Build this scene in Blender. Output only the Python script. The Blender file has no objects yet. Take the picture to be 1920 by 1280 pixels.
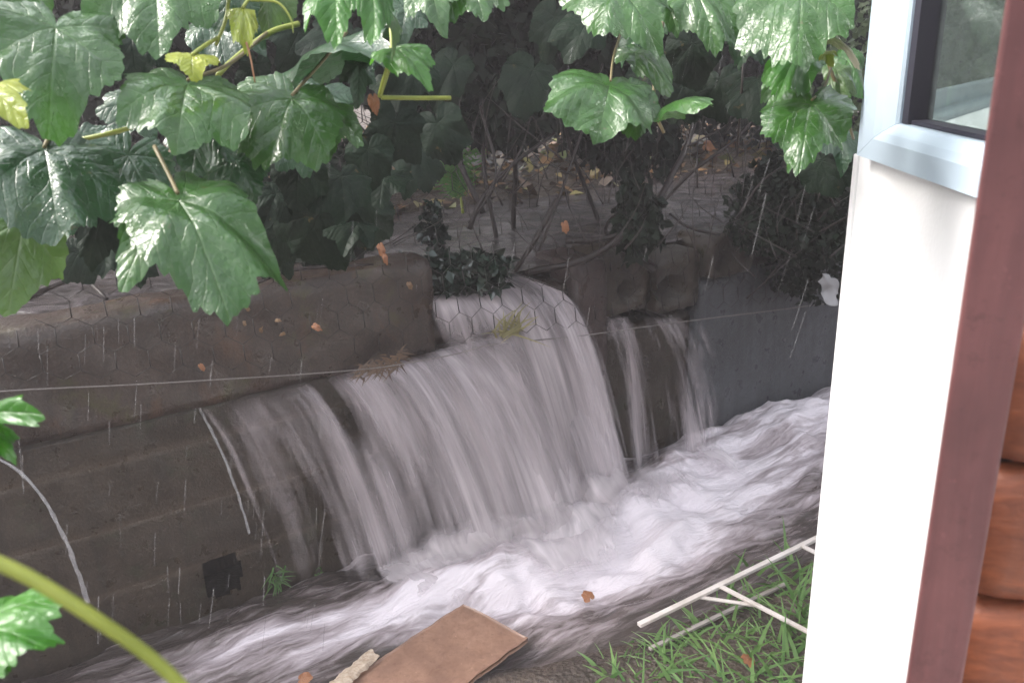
import bpy, math, random
import numpy as np
from mathutils import Vector

# ------------------------------------------------------------------ camera, sky, sun, exposure
SC = bpy.context.scene
COL = SC.collection
F_PX, EYE = 1600.0, 1.8
_d = np.array([155., 4600., 1600.]); _d /= np.linalg.norm(_d)
_up = -_d
_fw = np.array([0, 0, 1.]); _fw = _fw - _up * _fw.dot(_up); _fw /= np.linalg.norm(_fw)
RM = np.array([np.cross(_fw, _up), _fw, _up])            # world = RM @ view
CAM = np.array([0, 0, EYE])

cam_data = bpy.data.cameras.new("camera")
cam = bpy.data.objects.new("camera", cam_data); COL.objects.link(cam)
cam_data.sensor_width = 36.0; cam_data.lens = F_PX / 1920 * 36.0
cam_data.clip_start = 0.02; cam_data.clip_end = 500
from mathutils import Matrix
_m = Matrix([[RM[i][0], -RM[i][1], -RM[i][2]] for i in range(3)]).to_4x4()
_m.translation = Vector(CAM)
cam.matrix_world = _m
cam_data.dof.use_dof = True; cam_data.dof.focus_distance = 2.3; cam_data.dof.aperture_fstop = 9
SC.camera = cam

SUN_EL, SUN_AZ = 43.0, 279.0     # azimuth clockwise from +Y
world = bpy.data.worlds.new("World"); SC.world = world; world.use_nodes = True
_nt = world.node_tree; _nt.nodes.clear()
_o = _nt.nodes.new("ShaderNodeOutputWorld"); _b = _nt.nodes.new("ShaderNodeBackground")
_s = _nt.nodes.new("ShaderNodeTexSky"); _s.sky_type = 'NISHITA'; _s.sun_disc = False
_s.sun_elevation = math.radians(SUN_EL); _s.sun_rotation = math.radians(SUN_AZ)
_s.dust_density = 4.0; _s.air_density = 1.5
_h = _nt.nodes.new("ShaderNodeHueSaturation"); _h.inputs['Saturation'].default_value = 0.28
_tc = _nt.nodes.new("ShaderNodeTexCoord"); _sx = _nt.nodes.new("ShaderNodeSeparateXYZ"); _mr = _nt.nodes.new("ShaderNodeMapRange")
_mr.inputs[1].default_value = 0.05; _mr.inputs[2].default_value = 0.85; _mr.inputs[3].default_value = 0.45; _mr.inputs[4].default_value = 2.0   # overcast sky: zenith brighter than horizon
_mx = _nt.nodes.new("ShaderNodeVectorMath"); _mx.operation = 'SCALE'
_nt.links.new(_tc.outputs['Generated'], _sx.inputs[0]); _nt.links.new(_sx.outputs[2], _mr.inputs[0])
_nt.links.new(_s.outputs[0], _h.inputs['Color']); _nt.links.new(_h.outputs[0], _mx.inputs[0]); 
_cn = _nt.nodes.new("ShaderNodeTexNoise"); _cn.inputs['Scale'].default_value = 2.6; _cn.inputs['Detail'].default_value = 4; _nt.links.new(_tc.outputs['Generated'], _cn.inputs['Vector'])
_cr = _nt.nodes.new("ShaderNodeMapRange"); _cr.inputs[1].default_value = .42; _cr.inputs[2].default_value = .62; _cr.inputs[3].default_value = .45; _cr.inputs[4].default_value = 1.75   # thick and thin cloud
_cm = _nt.nodes.new("ShaderNodeMath"); _cm.operation = 'MULTIPLY'; _nt.links.new(_cn.outputs[0], _cr.inputs[0]); _nt.links.new(_cr.outputs[0], _cm.inputs[0]); _nt.links.new(_mr.outputs[0], _cm.inputs[1])
_nt.links.new(_cm.outputs[0], _mx.inputs['Scale']); _nt.links.new(_mx.outputs[0], _b.inputs[0])
_b.inputs[1].default_value = 0.15
_nt.links.new(_b.outputs[0], _o.inputs[0])
_sl = bpy.data.lights.new("sun", 'SUN'); sun = bpy.data.objects.new("sun", _sl); COL.objects.link(sun)
_sl.energy = 1.5; _sl.angle = math.radians(25); _sl.color = (1.0, 0.95, 0.9)
_el, _az = math.radians(SUN_EL), math.radians(SUN_AZ)
_dir = Vector((math.sin(_az) * math.cos(_el), math.cos(_az) * math.cos(_el), math.sin(_el)))
sun.rotation_euler = (-_dir).to_track_quat('-Z', 'Y').to_euler()
SC.view_settings.view_transform = 'Standard'; SC.view_settings.look = 'None'
SC.view_settings.exposure = 1.27; SC.view_settings.gamma = 1.0
try:
    SC.cycles.use_denoising = True
    SC.cycles.transparent_max_bounces = 24
    SC.cycles.max_bounces = 8
    SC.cycles.caustics_reflective = False; SC.cycles.caustics_refractive = False
except Exception: pass

# ------------------------------------------------------------------ geometry helpers
def ray(px, py): return RM @ np.array([(px - 960) / F_PX, (py - 640) / F_PX, 1.0])
def P(px, py, t): return CAM + t * ray(px, py)
def Pz(px, py, z): r = ray(px, py); return CAM + (z - EYE) / r[2] * r
A0 = Pz(0, 1297, 0); B0 = Pz(1560, 740, 0)
UD = (B0 - A0) / np.linalg.norm(B0 - A0)                 # along the retaining wall
ND = np.array([UD[1], -UD[0], 0.0])                      # out of the wall towards the garden
ZD = np.array([0, 0, 1.0])
def W(u, v, z): return A0 + u * UD + v * ND + z * ZD     # wall coordinates to world
def W_arr(u, v, z): return A0[None, :] + np.outer(u, UD) + np.outer(v, ND) + np.outer(z, ZD)
def Pw(px, py, off=0.0):
    r = ray(px, py); t = (ND.dot(A0) + off - ND.dot(CAM)) / ND.dot(r)
    return CAM + t * r
def uvz(p): q = np.asarray(p) - A0; return q.dot(UD), q.dot(ND), q[2]
def nrm(a): a = np.asarray(a, float); return a / (np.linalg.norm(a) + 1e-12)

def _hash(ix, iy, seed):
    seed = int(seed)
    n = (ix.astype(np.int64) * 374761393 + iy.astype(np.int64) * 668265263 + seed * 974634) & 0x7fffffff
    n = ((n ^ (n >> 13)) * 1274126177) & 0x7fffffff
    return ((n ^ (n >> 16)) & 0xffff) / 65535.0
def vnoise(x, y, seed=0):
    x = np.asarray(x, float); y = np.asarray(y, float)
    ix = np.floor(x); iy = np.floor(y); fx = x - ix; fy = y - iy
    fx = fx * fx * (3 - 2 * fx); fy = fy * fy * (3 - 2 * fy)
    a = _hash(ix, iy, seed); b = _hash(ix + 1, iy, seed); c = _hash(ix, iy + 1, seed); d = _hash(ix + 1, iy + 1, seed)
    return (a * (1 - fx) + b * fx) * (1 - fy) + (c * (1 - fx) + d * fx) * fy
def fbm(x, y, seed=0, oct=4):
    s = 0; a = 0.5; f = 1.0
    for k in range(oct):
        s = s + a * vnoise(np.asarray(x) * f + 13.1 * k, np.asarray(y) * f + 7.7 * k, seed + k); a *= 0.5; f *= 2.03
    return s
def sstep(a, b, x): t = np.clip((np.asarray(x, float) - a) / (b - a), 0, 1); return t * t * (3 - 2 * t)

def mesh_obj(name, verts, faces, mat=None, parent=None, smooth=True, attrs=None):
    me = bpy.data.meshes.new(name)
    verts = np.asarray(verts, float)
    me.from_pydata([tuple(v) for v in verts], [], [tuple(f) for f in faces])
    if attrs:
        for k, val in attrs.items():
            val = np.asarray(val, np.float32)
            if val.ndim == 1:
                at = me.attributes.new(k, 'FLOAT', 'POINT'); at.data.foreach_set('value', val)
            else:
                at = me.attributes.new(k, 'FLOAT_VECTOR', 'POINT'); at.data.foreach_set('vector', val.ravel())
    if smooth: me.polygons.foreach_set('use_smooth', np.ones(len(me.polygons), bool))
    me.update()
    o = bpy.data.objects.new(name, me); COL.objects.link(o)
    if mat is not None: me.materials.append(mat)
    if parent is not None: o.parent = parent; o.matrix_parent_inverse = Matrix.Translation(parent.location).inverted()
    return o
def empty(name, loc, label, cat, group=None):
    o = bpy.data.objects.new(name, None); COL.objects.link(o); o.location = Vector(loc); o.empty_display_size = .1
    return tag(o, label, cat, group)
def tag(o, label, cat, group=None, kind=None):
    o['label'] = label; o['category'] = cat
    if group: o['group'] = group
    if kind: o['kind'] = kind
    return o
def struct(o, label, cat): return tag(o, label, cat, None, 'structure')
def grid_faces(n, m, wrap=False):
    f = []
    for i in range(n - 1):
        for j in range(m if wrap else m - 1):
            k = (j + 1) % m
            f.append((i * m + j, i * m + k, (i + 1) * m + k, (i + 1) * m + j))
    return f
def smooth_path(pts, n):
    pts = [np.asarray(p, float) for p in pts]
    pts = [2 * pts[0] - pts[1]] + pts + [2 * pts[-1] - pts[-2]]
    out = []; segs = len(pts) - 3
    for i in range(n):
        s = i / (n - 1) * segs; k = min(int(s), segs - 1); t = s - k
        p0, p1, p2, p3 = pts[k:k + 4]
        out.append(0.5 * ((2 * p1) + (p2 - p0) * t + (2 * p0 - 5 * p1 + 4 * p2 - p3) * t * t + (3 * p1 - p0 - 3 * p2 + p3) * t ** 3))
    return np.array(out)
def tube_geo(pts, r0, r1, sides=8, n=None, knob=0.0, seed=0, base=0):
    n = n or max(2, 6 * (len(pts) - 1) + 1)
    path = smooth_path(pts, n) if len(pts) > 2 else np.array([np.asarray(pts[0]) + (np.asarray(pts[-1]) - np.asarray(pts[0])) * i / (n - 1) for i in range(n)])
    vs = []; ref = np.array([.13, .31, .94])
    for i in range(n):
        t = nrm(path[min(i + 1, n - 1)] - path[max(i - 1, 0)])
        a = nrm(np.cross(t, ref)); b = np.cross(t, a)
        r = r0 + (r1 - r0) * i / (n - 1)
        for j in range(sides):
            an = 2 * math.pi * j / sides
            rr = r * (1 + knob * (vnoise(np.array([i * .7]), np.array([j * .9]), seed)[0] - .5) * 2) if knob else r
            vs.append(path[i] + rr * (math.cos(an) * a + math.sin(an) * b))
    fs = [tuple(x + base for x in f) for f in grid_faces(n, sides, True)]
    fs.append(tuple(base + j for j in reversed(range(sides)))); fs.append(tuple(base + (n - 1) * sides + j for j in range(sides)))
    return vs, fs
def tube(name, pts, r0, r1, mat, parent=None, **k):
    vs, fs = tube_geo(pts, r0, r1, **k); return mesh_obj(name, vs, fs, mat, parent)
def box_geo(o, ax, ay, az, bev=0.0):
    """bevelled box: corner o, edge vectors ax, ay, az"""
    o, ax, ay, az = [np.asarray(q, float) for q in (o, ax, ay, az)]
    L = [np.linalg.norm(q) for q in (ax, ay, az)]
    import bmesh
    bm = bmesh.new(); bmesh.ops.create_cube(bm, size=1.0)
    for v in bm.verts: v.co = Vector(((v.co.x + .5) * L[0], (v.co.y + .5) * L[1], (v.co.z + .5) * L[2]))
    if bev > 0: bmesh.ops.bevel(bm, geom=bm.edges[:], offset=min(bev, .4 * min(L)), segments=2, affect='EDGES', profile=.6)
    bm.verts.ensure_lookup_table()
    e = [nrm(q) for q in (ax, ay, az)]
    vs = [o + v.co.x * e[0] + v.co.y * e[1] + v.co.z * e[2] for v in bm.verts]
    fs = [[v.index for v in f.verts] for f in bm.faces]
    if np.dot(np.cross(e[0], e[1]), e[2]) < 0: fs = [f[::-1] for f in fs]
    bm.free(); return vs, fs
def box(name, o, ax, ay, az, mat, parent=None, bev=0.0, smooth=False):
    vs, fs = box_geo(o, ax, ay, az, bev); return mesh_obj(name, vs, fs, mat, parent, smooth)
def bar(name, a, b, w, h, mat, parent=None, upv=(0, 0, 1), bev=.002):
    a = np.asarray(a, float); b = np.asarray(b, float); t = b - a
    s = nrm(np.cross(t, upv)); z = nrm(np.cross(s, t))
    return box(name, a - s * w / 2 - z * h / 2, t, s * w, z * h, mat, parent, bev)

# ------------------------------------------------------------------ materials
class N:
    def __init__(s, name):
        s.m = bpy.data.materials.new(name); s.m.use_nodes = True; s.t = s.m.node_tree; s.t.nodes.clear()
        s.out = s.n("ShaderNodeOutputMaterial")
    def n(s, typ, **k):
        x = s.t.nodes.new(typ)
        for a, b in k.items(): setattr(x, a, b)
        return x
    def l(s, a, b): s.t.links.new(a, b)
    def coords(s, kind='Object', scale=(1, 1, 1), rot=(0, 0, 0)):
        tc = s.n("ShaderNodeTexCoord"); mp = s.n("ShaderNodeMapping"); s.l(tc.outputs[kind], mp.inputs[0])
        mp.inputs['Scale'].default_value = scale; mp.inputs['Rotation'].default_value = rot; return mp.outputs[0]
    def attr(s, name): a = s.n("ShaderNodeAttribute"); a.attribute_name = name; return a
    def noise(s, vec, scale, detail=4, rough=.55, dist=0):
        x = s.n("ShaderNodeTexNoise"); x.inputs['Scale'].default_value = scale; x.inputs['Detail'].default_value = detail
        x.inputs['Roughness'].default_value = rough; x.inputs['Distortion'].default_value = dist
        if vec is not None: s.l(vec, x.inputs['Vector'])
        return x.outputs['Fac']
    def ramp(s, fac, stops):
        x = s.n("ShaderNodeValToRGB"); e = x.color_ramp.elements
        while len(e) < len(stops): e.new(.5)
        for k, (p, c) in enumerate(stops):
            e[k].position = p; e[k].color = (c, c, c, 1) if not hasattr(c, '__len__') else tuple(c) + (1,)
        s.l(fac, x.inputs[0]); return x.outputs[0]
    def math(s, op, a, b=None, c=None, clamp=False):
        x = s.n("ShaderNodeMath", operation=op, use_clamp=clamp)
        for k, v in enumerate((a, b, c)):
            if v is None: continue
            if isinstance(v, (int, float)): x.inputs[k].default_value = v
            else: s.l(v, x.inputs[k])
        return x.outputs[0]
    def mix(s, fac, a, b, mode='MIX'):
        x = s.n("ShaderNodeMix", data_type='RGBA', blend_type=mode)
        for k, v in ((0, fac), (6, a), (7, b)):
            if isinstance(v, (int, float)): x.inputs[k].default_value = v
            elif hasattr(v, '__len__'): x.inputs[k].default_value = tuple(v) + (1,)
            else: s.l(v, x.inputs[k])
        return x.outputs[2]
    def bump(s, h, dist=.01, strength=1.0, normal=None):
        x = s.n("ShaderNodeBump"); x.inputs['Distance'].default_value = dist; x.inputs['Strength'].default_value = strength
        s.l(h, x.inputs['Height'])
        if normal is not None: s.l(normal, x.inputs['Normal'])
        return x.outputs[0]
    def pbr(s, color, rough=.5, normal=None, spec=.5, alpha=None, coat=0, coat_rough=.1, **k):
        b = s.n("ShaderNodeBsdfPrincipled")
        for key, v in (('Base Color', color), ('Roughness', rough), ('Normal', normal), ('Specular IOR Level', spec), ('Alpha', alpha), ('Coat Weight', coat), ('Coat Roughness', coat_rough)):
            if v is None: continue
            if isinstance(v, (int, float)): b.inputs[key].default_value = v
            elif hasattr(v, '__len__'): b.inputs[key].default_value = tuple(v) + (1,)
            else: s.l(v, b.inputs[key])
        if coat and normal is not None: s.l(normal, b.inputs['Coat Normal'])
        for key, v in k.items(): b.inputs[key].default_value = v
        return b.outputs[0]
    def done(s, sh): s.l(sh, s.out.inputs[0]); return s.m

def mat_leaf(name, col, col2, vein, transl=.30, coat=.85, spec=.35, rough=.45):
    n = N(name); oc = n.coords('Object')
    vab = n.attr('vab'); sep = n.n("ShaderNodeSeparateXYZ"); n.l(vab.outputs['Vector'], sep.inputs[0])
    a, b, r = sep.outputs[0], sep.outputs[1], sep.outputs[2]
    wob = n.math('MULTIPLY', n.math('SUBTRACT', n.noise(oc, 22, 3), .5), .16)
    ph = n.math('FRACT', n.math('DIVIDE', n.math('ADD', wob, n.math('SUBTRACT', a, n.math('MULTIPLY', b, .95))), .17))
    d2 = n.math('ABSOLUTE', n.math('SUBTRACT', ph, .5))                      # 0 on a secondary vein
    sec = n.math('SUBTRACT', 1.0, n.math('SMOOTH_MIN', n.math('DIVIDE', d2, .07), 1.0, .1), clamp=True)
    main = n.math('SUBTRACT', 1.0, n.math('SMOOTH_MIN', n.math('DIVIDE', b, .022), 1.0, .1), clamp=True)
    veins = n.math('MAXIMUM', main, n.math('MULTIPLY', sec, .55))
    big = n.noise(oc, 14, 3); fine = n.noise(oc, 140, 3)
    c = n.mix(n.ramp(big, [(.35, 0.0), (.65, 1.0)]), col, col2)
    c = n.mix(n.math('MULTIPLY', n.ramp(fine, [(.4, 0), (.7, 1)]), .25), c, tuple(x * .6 for x in col))
    c = n.mix(n.math('MULTIPLY', veins, .32), c, vein)
    c = n.mix(n.math('MULTIPLY', n.ramp(n.noise(oc, 33, 4, .6), [(.68, 0), (.74, 1)]), .7), c, (.11, .075, .03))
    pucker = n.math('MULTIPLY', n.math('SUBTRACT', 1.0, n.math('ABSOLUTE', n.math('MULTIPLY', n.math('SUBTRACT', d2, .5), 2))), .5)
    vo = n.n("ShaderNodeTexVoronoi"); vo.inputs['Scale'].default_value = 190; n.l(oc, vo.inputs['Vector'])
    drops = n.ramp(vo.outputs['Distance'], [(.0, 1.0), (.35, .0)])
    drops = n.math('MULTIPLY', drops, n.ramp(n.noise(oc, 28, 2), [(.5, 0), (.62, 1)]))
    h = n.math('ADD', n.math('MULTIPLY', n.math('SUBTRACT', 1.0, veins), .35), n.math('ADD', n.math('MULTIPLY', fine, .55), n.math('MULTIPLY', n.noise(oc, 42, 3), 1.9)))
    h = n.math('ADD', h, n.math('MULTIPLY', drops, .5)); h = n.math('ADD', h, n.math('MULTIPLY', pucker, .45))
    nb = n.bump(h, .0026, .7)
    rg = n.ramp(n.noise(oc, 30, 3), [(.35, rough - .16), (.7, rough + .12)])
    sh = n.pbr(c, rg, nb, spec, coat=coat, coat_rough=n.ramp(n.noise(oc, 38, 4, .65), [(.38, .04), (.62, .20)]))
    tr = n.n("ShaderNodeBsdfTranslucent"); n.l(n.mix(.35, c, (col2[0] * 2.2, col2[1] * 2.0, col2[2] * .9)), tr.inputs[0])
    mx = n.n("ShaderNodeMixShader"); mx.inputs[0].default_value = transl; n.l(sh, mx.inputs[1]); n.l(tr.outputs[0], mx.inputs[2])
    return n.done(mx.outputs[0])
M = {}
M['leaf'] = mat_leaf('leaf_green', (.024, .090, .011), (.042, .138, .017), (.09, .19, .045))
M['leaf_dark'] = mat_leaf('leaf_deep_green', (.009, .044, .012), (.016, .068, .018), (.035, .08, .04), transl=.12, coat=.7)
M['leaf_bright'] = mat_leaf('leaf_bright_green', (.034, .15, .014), (.062, .21, .022), (.12, .27, .06), transl=.4, coat=.5, spec=.3)
M['leaf_olive'] = mat_leaf('leaf_olive_green', (.06, .13, .03), (.085, .17, .04), (.14, .22, .08), transl=.3, coat=.35)
M['leaf_yellow'] = mat_leaf('leaf_yellow_green', (.25, .32, .03), (.36, .40, .04), (.40, .44, .10), transl=.35, coat=.4, spec=.3)
M['leaf_cream'] = mat_leaf('leaf_cream', (.55, .52, .40), (.62, .58, .44), (.66, .6, .5), transl=.2, coat=.2)
M['leaf_orange'] = mat_leaf('leaf_orange_brown', (.28, .11, .05), (.36, .16, .075), (.5, .3, .15), transl=.2, coat=.3)
M['leaf_brown'] = mat_leaf('leaf_brown', (.16, .09, .05), (.20, .12, .06), (.2, .14, .09), transl=.15, coat=.2)
M['leaf_shade'] = mat_leaf('leaf_painted_shade', (.005, .013, .007), (.009, .021, .010), (.012, .024, .013), transl=.05, coat=.02, spec=.12, rough=.6)  # shaded copy of the vine leaf, the shade is in its colour

def mat_foliage(name, c1, c2, transl=.2, rough=.45, spec=.4):
    n = N(name); a = n.attr('tone').outputs['Fac']
    c = n.mix(a, c1, c2)
    sh = n.pbr(c, rough, None, spec)
    tr = n.n("ShaderNodeBsdfTranslucent"); n.l(c, tr.inputs[0])
    mx = n.n("ShaderNodeMixShader"); mx.inputs[0].default_value = transl; n.l(sh, mx.inputs[1]); n.l(tr.outputs[0], mx.inputs[2])
    return n.done(mx.outputs[0])
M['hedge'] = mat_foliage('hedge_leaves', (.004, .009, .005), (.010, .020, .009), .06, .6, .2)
M['hedge_green'] = mat_foliage('hedge_mid_green', (.09, .14, .07), (.22, .28, .16), .3)
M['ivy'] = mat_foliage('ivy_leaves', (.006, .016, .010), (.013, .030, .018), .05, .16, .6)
M['fern'] = mat_foliage('fern_fronds', (.09, .25, .06), (.18, .38, .10), .4)
M['grass'] = mat_foliage('grass_blades', (.08, .18, .05), (.22, .36, .12), .4, .35)
M['straw'] = mat_foliage('straw_grass', (.22, .20, .09), (.34, .30, .14), .3)
M['litter'] = None

def mat_stem(name, c1, c2, scale=60, bump=.002, rough=.5, spec=.4):
    n = N(name); oc = n.coords('Object', (1, 1, .35)); f = n.noise(oc, scale, 5, .6)
    return n.done(n.pbr(n.mix(n.ramp(f, [(.3, 0), (.7, 1)]), c1, c2), rough, n.bump(f, bump, 1), spec))
M['cane'] = mat_stem('cane_green', (.20, .24, .04), (.30, .33, .06), 40, .0006, .4)
M['petiole'] = mat_stem('petiole_brownish', (.15, .13, .06), (.22, .17, .09), 40, .0005)
M['bark'] = mat_stem('bark_dark', (.012, .009, .008), (.036, .024, .021), 70, .003, .45)
M['rust'] = mat_stem('wire_rusty', (.010, .008, .007), (.028, .02, .017), 90, .0005, .5)
M['wire'] = mat_stem('wire_grey', (.13, .11, .105), (.22, .19, .18), 90, .0003, .35, .6)

def mat_concrete(name, c1, c2, moss=None, rust=None, joints=False, rough=(.25, .55), bmp=.006, streak=True):
    n = N(name); oc = n.coords('Object')
    big = n.noise(oc, 4.5, 5, .6); mid = n.noise(oc, 22, 5, .6); fine = n.noise(oc, 120, 4, .6)
    c = n.mix(n.ramp(big, [(.32, 0), (.68, 1)]), c1, c2)
    c = n.mix(n.math('MULTIPLY', n.ramp(mid, [(.45, 0), (.7, 1)]), .45), c, tuple(x * .55 for x in c1))
    c = n.mix(n.math('MULTIPLY', n.ramp(fine, [(.5, 0), (.75, 1)]), .35), c, tuple(min(1, x * 1.9) for x in c2))
    if streak:
        st = n.noise(n.coords('Object', (14, 14, .9)), 1.6, 4, .6)
        c = n.mix(n.math('MULTIPLY', n.ramp(st, [(.48, 0), (.7, 1)]), .5), c, tuple(x * .5 for x in c1))
    if moss is not None: c = n.mix(n.math('MULTIPLY', n.ramp(n.noise(oc, 5.5, 5, .7, .4), [(.56, 0), (.7, 1)]), .8), c, moss)
    if rust is not None: c = n.mix(n.math('MULTIPLY', n.ramp(n.noise(n.coords('Object', (1.3, 1.3, .7)), 7, 4, .65, .3), [(.58, 0), (.7, 1)]), .6), c, rust)
    h = n.math('ADD', mid, n.math('MULTIPLY', fine, .5))
    if joints:
        a = n.attr('joint').outputs['Fac']
        c = n.mix(n.math('MULTIPLY', a, .55), c, tuple(x * 1.7 for x in c2)); h = n.math('ADD', h, n.math('MULTIPLY', a, -.5))
    r = n.ramp(n.noise(oc, 16, 4), [(.35, rough[0]), (.65, rough[1])])
    return n.done(n.pbr(c, r, n.bump(h, bmp, .8), .5))
M['slab'] = mat_concrete('wet_brown_concrete', (.029, .019, .0145), (.056, .037, .028), (.055, .053, .016), (.085, .040, .02))
M['blocks'] = mat_concrete('wet_dark_blockwork', (.031, .022, .015), (.057, .041, .029), (.036, .04, .02), None, True)
M['greywall'] = mat_concrete('wet_grey_render', (.050, .052, .058), (.082, .085, .095), None, None, False)
M['pier'] = mat_concrete('wet_red_brown_brick', (.036, .023, .021), (.066, .043, .039), None, None, False)

def mat_ground(name, c1, c2, c3, sheen=.3):
    n = N(name); oc = n.coords('Object')
    a = n.noise(oc, 6, 6, .65); b = n.noise(oc, 45, 5, .65); vo = n.n("ShaderNodeTexVoronoi"); vo.inputs['Scale'].default_value = 60; n.l(oc, vo.inputs['Vector'])
    c = n.mix(n.ramp(a, [(.35, 0), (.65, 1)]), c1, c2); c = n.mix(n.ramp(b, [(.52, 0), (.7, .8)]), c, c3)
    h = n.math('ADD', b, n.math('MULTIPLY', vo.outputs['Distance'], .8))
    return n.done(n.pbr(c, n.ramp(n.noise(oc, 20, 4), [(.4, sheen - .12), (.6, sheen + .3)]), n.bump(h, .012, .9), .5))
M['mud'] = mat_ground('wet_mud', (.040, .030, .024), (.085, .062, .048), (.13, .105, .085))
M['bank'] = mat_ground('leaf_mould_soil', (.055, .040, .030), (.11, .080, .06), (.16, .12, .08), .45)

def mat_litter():
    n = N('fallen_leaf_colours'); a = n.attr('tone').outputs['Fac']
    c = n.ramp(a, [(0, (.07, .045, .03)), (.35, (.20, .11, .055)), (.6, (.36, .20, .09)), (.8, (.40, .34, .14)), (1, (.20, .24, .07))])
    return n.done(n.pbr(c, .35, None, .5))
M['litter'] = mat_litter()

def mat_white(name, col, rough=.35, bmp=.0006):
    n = N(name); oc = n.coords('Object'); f = n.noise(oc, 90, 4); g = n.noise(oc, 3, 5)
    c = n.mix(n.math('MULTIPLY', n.ramp(g, [(.4, 0), (.75, 1)]), .12), col, tuple(x * .8 for x in col))
    return n.done(n.pbr(c, rough, n.bump(f, bmp, .5), .5))
M['render'] = mat_white('white_render', (.88, .88, .89), .7, .0015)
M['upvc'] = mat_white('pale_blue_frame', (.50, .60, .69), .28, .0002)
M['gasket'] = mat_white('dark_gasket', (.02, .018, .03), .5)
M['ledge'] = mat_white('grey_blue_ledge', (.30, .36, .39), .3)
M['plastic'] = mat_white('white_plastic', (.32, .31, .32), .5, .002)

def mat_lath(name, a, b, d):
    n = N(name); oc = n.coords('Object'); f = n.noise(oc, 60, 5, .7); g = n.noise(oc, 9, 4, .6)
    c = n.mix(n.ramp(g, [(.35, 0), (.7, 1)]), a, b)
    c = n.mix(n.ramp(f, [(.62, 0), (.75, .8)]), c, d)
    return n.done(n.pbr(c, .5, n.bump(f, .001, .7), .4))
M['lath'] = mat_lath('weathered_white_lath', (.74, .68, .66), (.50, .44, .40), (.22, .17, .13))
M['lath_dirty'] = mat_lath('muddy_white_lath', (.42, .38, .36), (.26, .22, .20), (.12, .09, .07))

def mat_wood(name, c1, c2, axis_scale, rough=.45, bmp=.002, knots=None):
    n = N(name); oc = n.coords('Object', axis_scale); f = n.noise(oc, 12, 6, .6, .6); g = n.noise(n.coords('Object'), 9, 4); e = n.noise(n.coords('Object'), 70, 5, .7)
    c = n.mix(n.ramp(f, [(.3, 0), (.7, 1)]), c1, c2)
    c = n.mix(n.math('MULTIPLY', n.ramp(e, [(.55, 0), (.72, 1)]), .45), c, tuple(x * .45 for x in c1)); c = n.mix(n.math('MULTIPLY', n.ramp(e, [(.27, 1), (.36, 0)]), .35), c, tuple(min(1, x * 2.0) for x in c2))
    c = n.mix(n.math('MULTIPLY', n.ramp(g, [(.45, 0), (.7, 1)]), .5), c, knots or tuple(x * .55 for x in c1))
    return n.done(n.pbr(c, rough, n.bump(f, bmp, .6), .4))
M['trim'] = mat_wood('red_brown_stained_trim', (.115, .045, .046), (.16, .063, .062), (6, 6, .5), .5, .001)
M['log'] = mat_wood('orange_stained_log', (.12, .034, .017), (.25, .076, .033), (.35, 9, 9), .5, .002, (.09, .028, .016))
M['board'] = mat_wood('wet_brown_board', (.22, .125, .088), (.31, .185, .135), (3, 3, 3), .24, .0015, (.12, .066, .05))
M['rotten'] = mat_wood('split_pale_wood', (.34, .25, .18), (.58, .49, .40), (6, 9, 6), .5, .004, (.13, .075, .05))

def mat_glass():
    n = N('window_glass'); g = n.n("ShaderNodeBsdfGlossy"); g.inputs['Roughness'].default_value = .03; g.inputs[0].default_value = (.9, .95, .95, 1)
    t = n.n("ShaderNodeBsdfRefraction"); t.inputs['IOR'].default_value = 1.0; t.inputs['Roughness'].default_value = .16; t.inputs[0].default_value = (.80, .86, .83, 1)
    lw = n.n("ShaderNodeLayerWeight"); lw.inputs[0].default_value = .5; fr = n.n("ShaderNodeMath", operation='MULTIPLY_ADD'); n.l(n.math('POWER', lw.outputs['Facing'], 3.0), fr.inputs[0]); fr.inputs[1].default_value = .5; fr.inputs[2].default_value = .12
    mx = n.n("ShaderNodeMixShader"); n.l(fr.outputs[0], mx.inputs[0]); n.l(t.outputs[0], mx.inputs[1]); n.l(g.outputs[0], mx.inputs[2])
    pale_veil = n.n("ShaderNodeBsdfTranslucent"); pale_veil.inputs[0].default_value = (.75, .8, .76, 1); mm = n.n("ShaderNodeMixShader"); n.l(n.math('MULTIPLY', n.ramp(n.noise(n.coords('Object'), 25, 4), [(.3, .5), (.7, 1.0)]), .22), mm.inputs[0]); n.l(mx.outputs[0], mm.inputs[1]); n.l(pale_veil.outputs[0], mm.inputs[2])  # pale translucent veil added to lighten the dark pane
    return n.done(mm.outputs[0])
M['glass'] = mat_glass()

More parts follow.
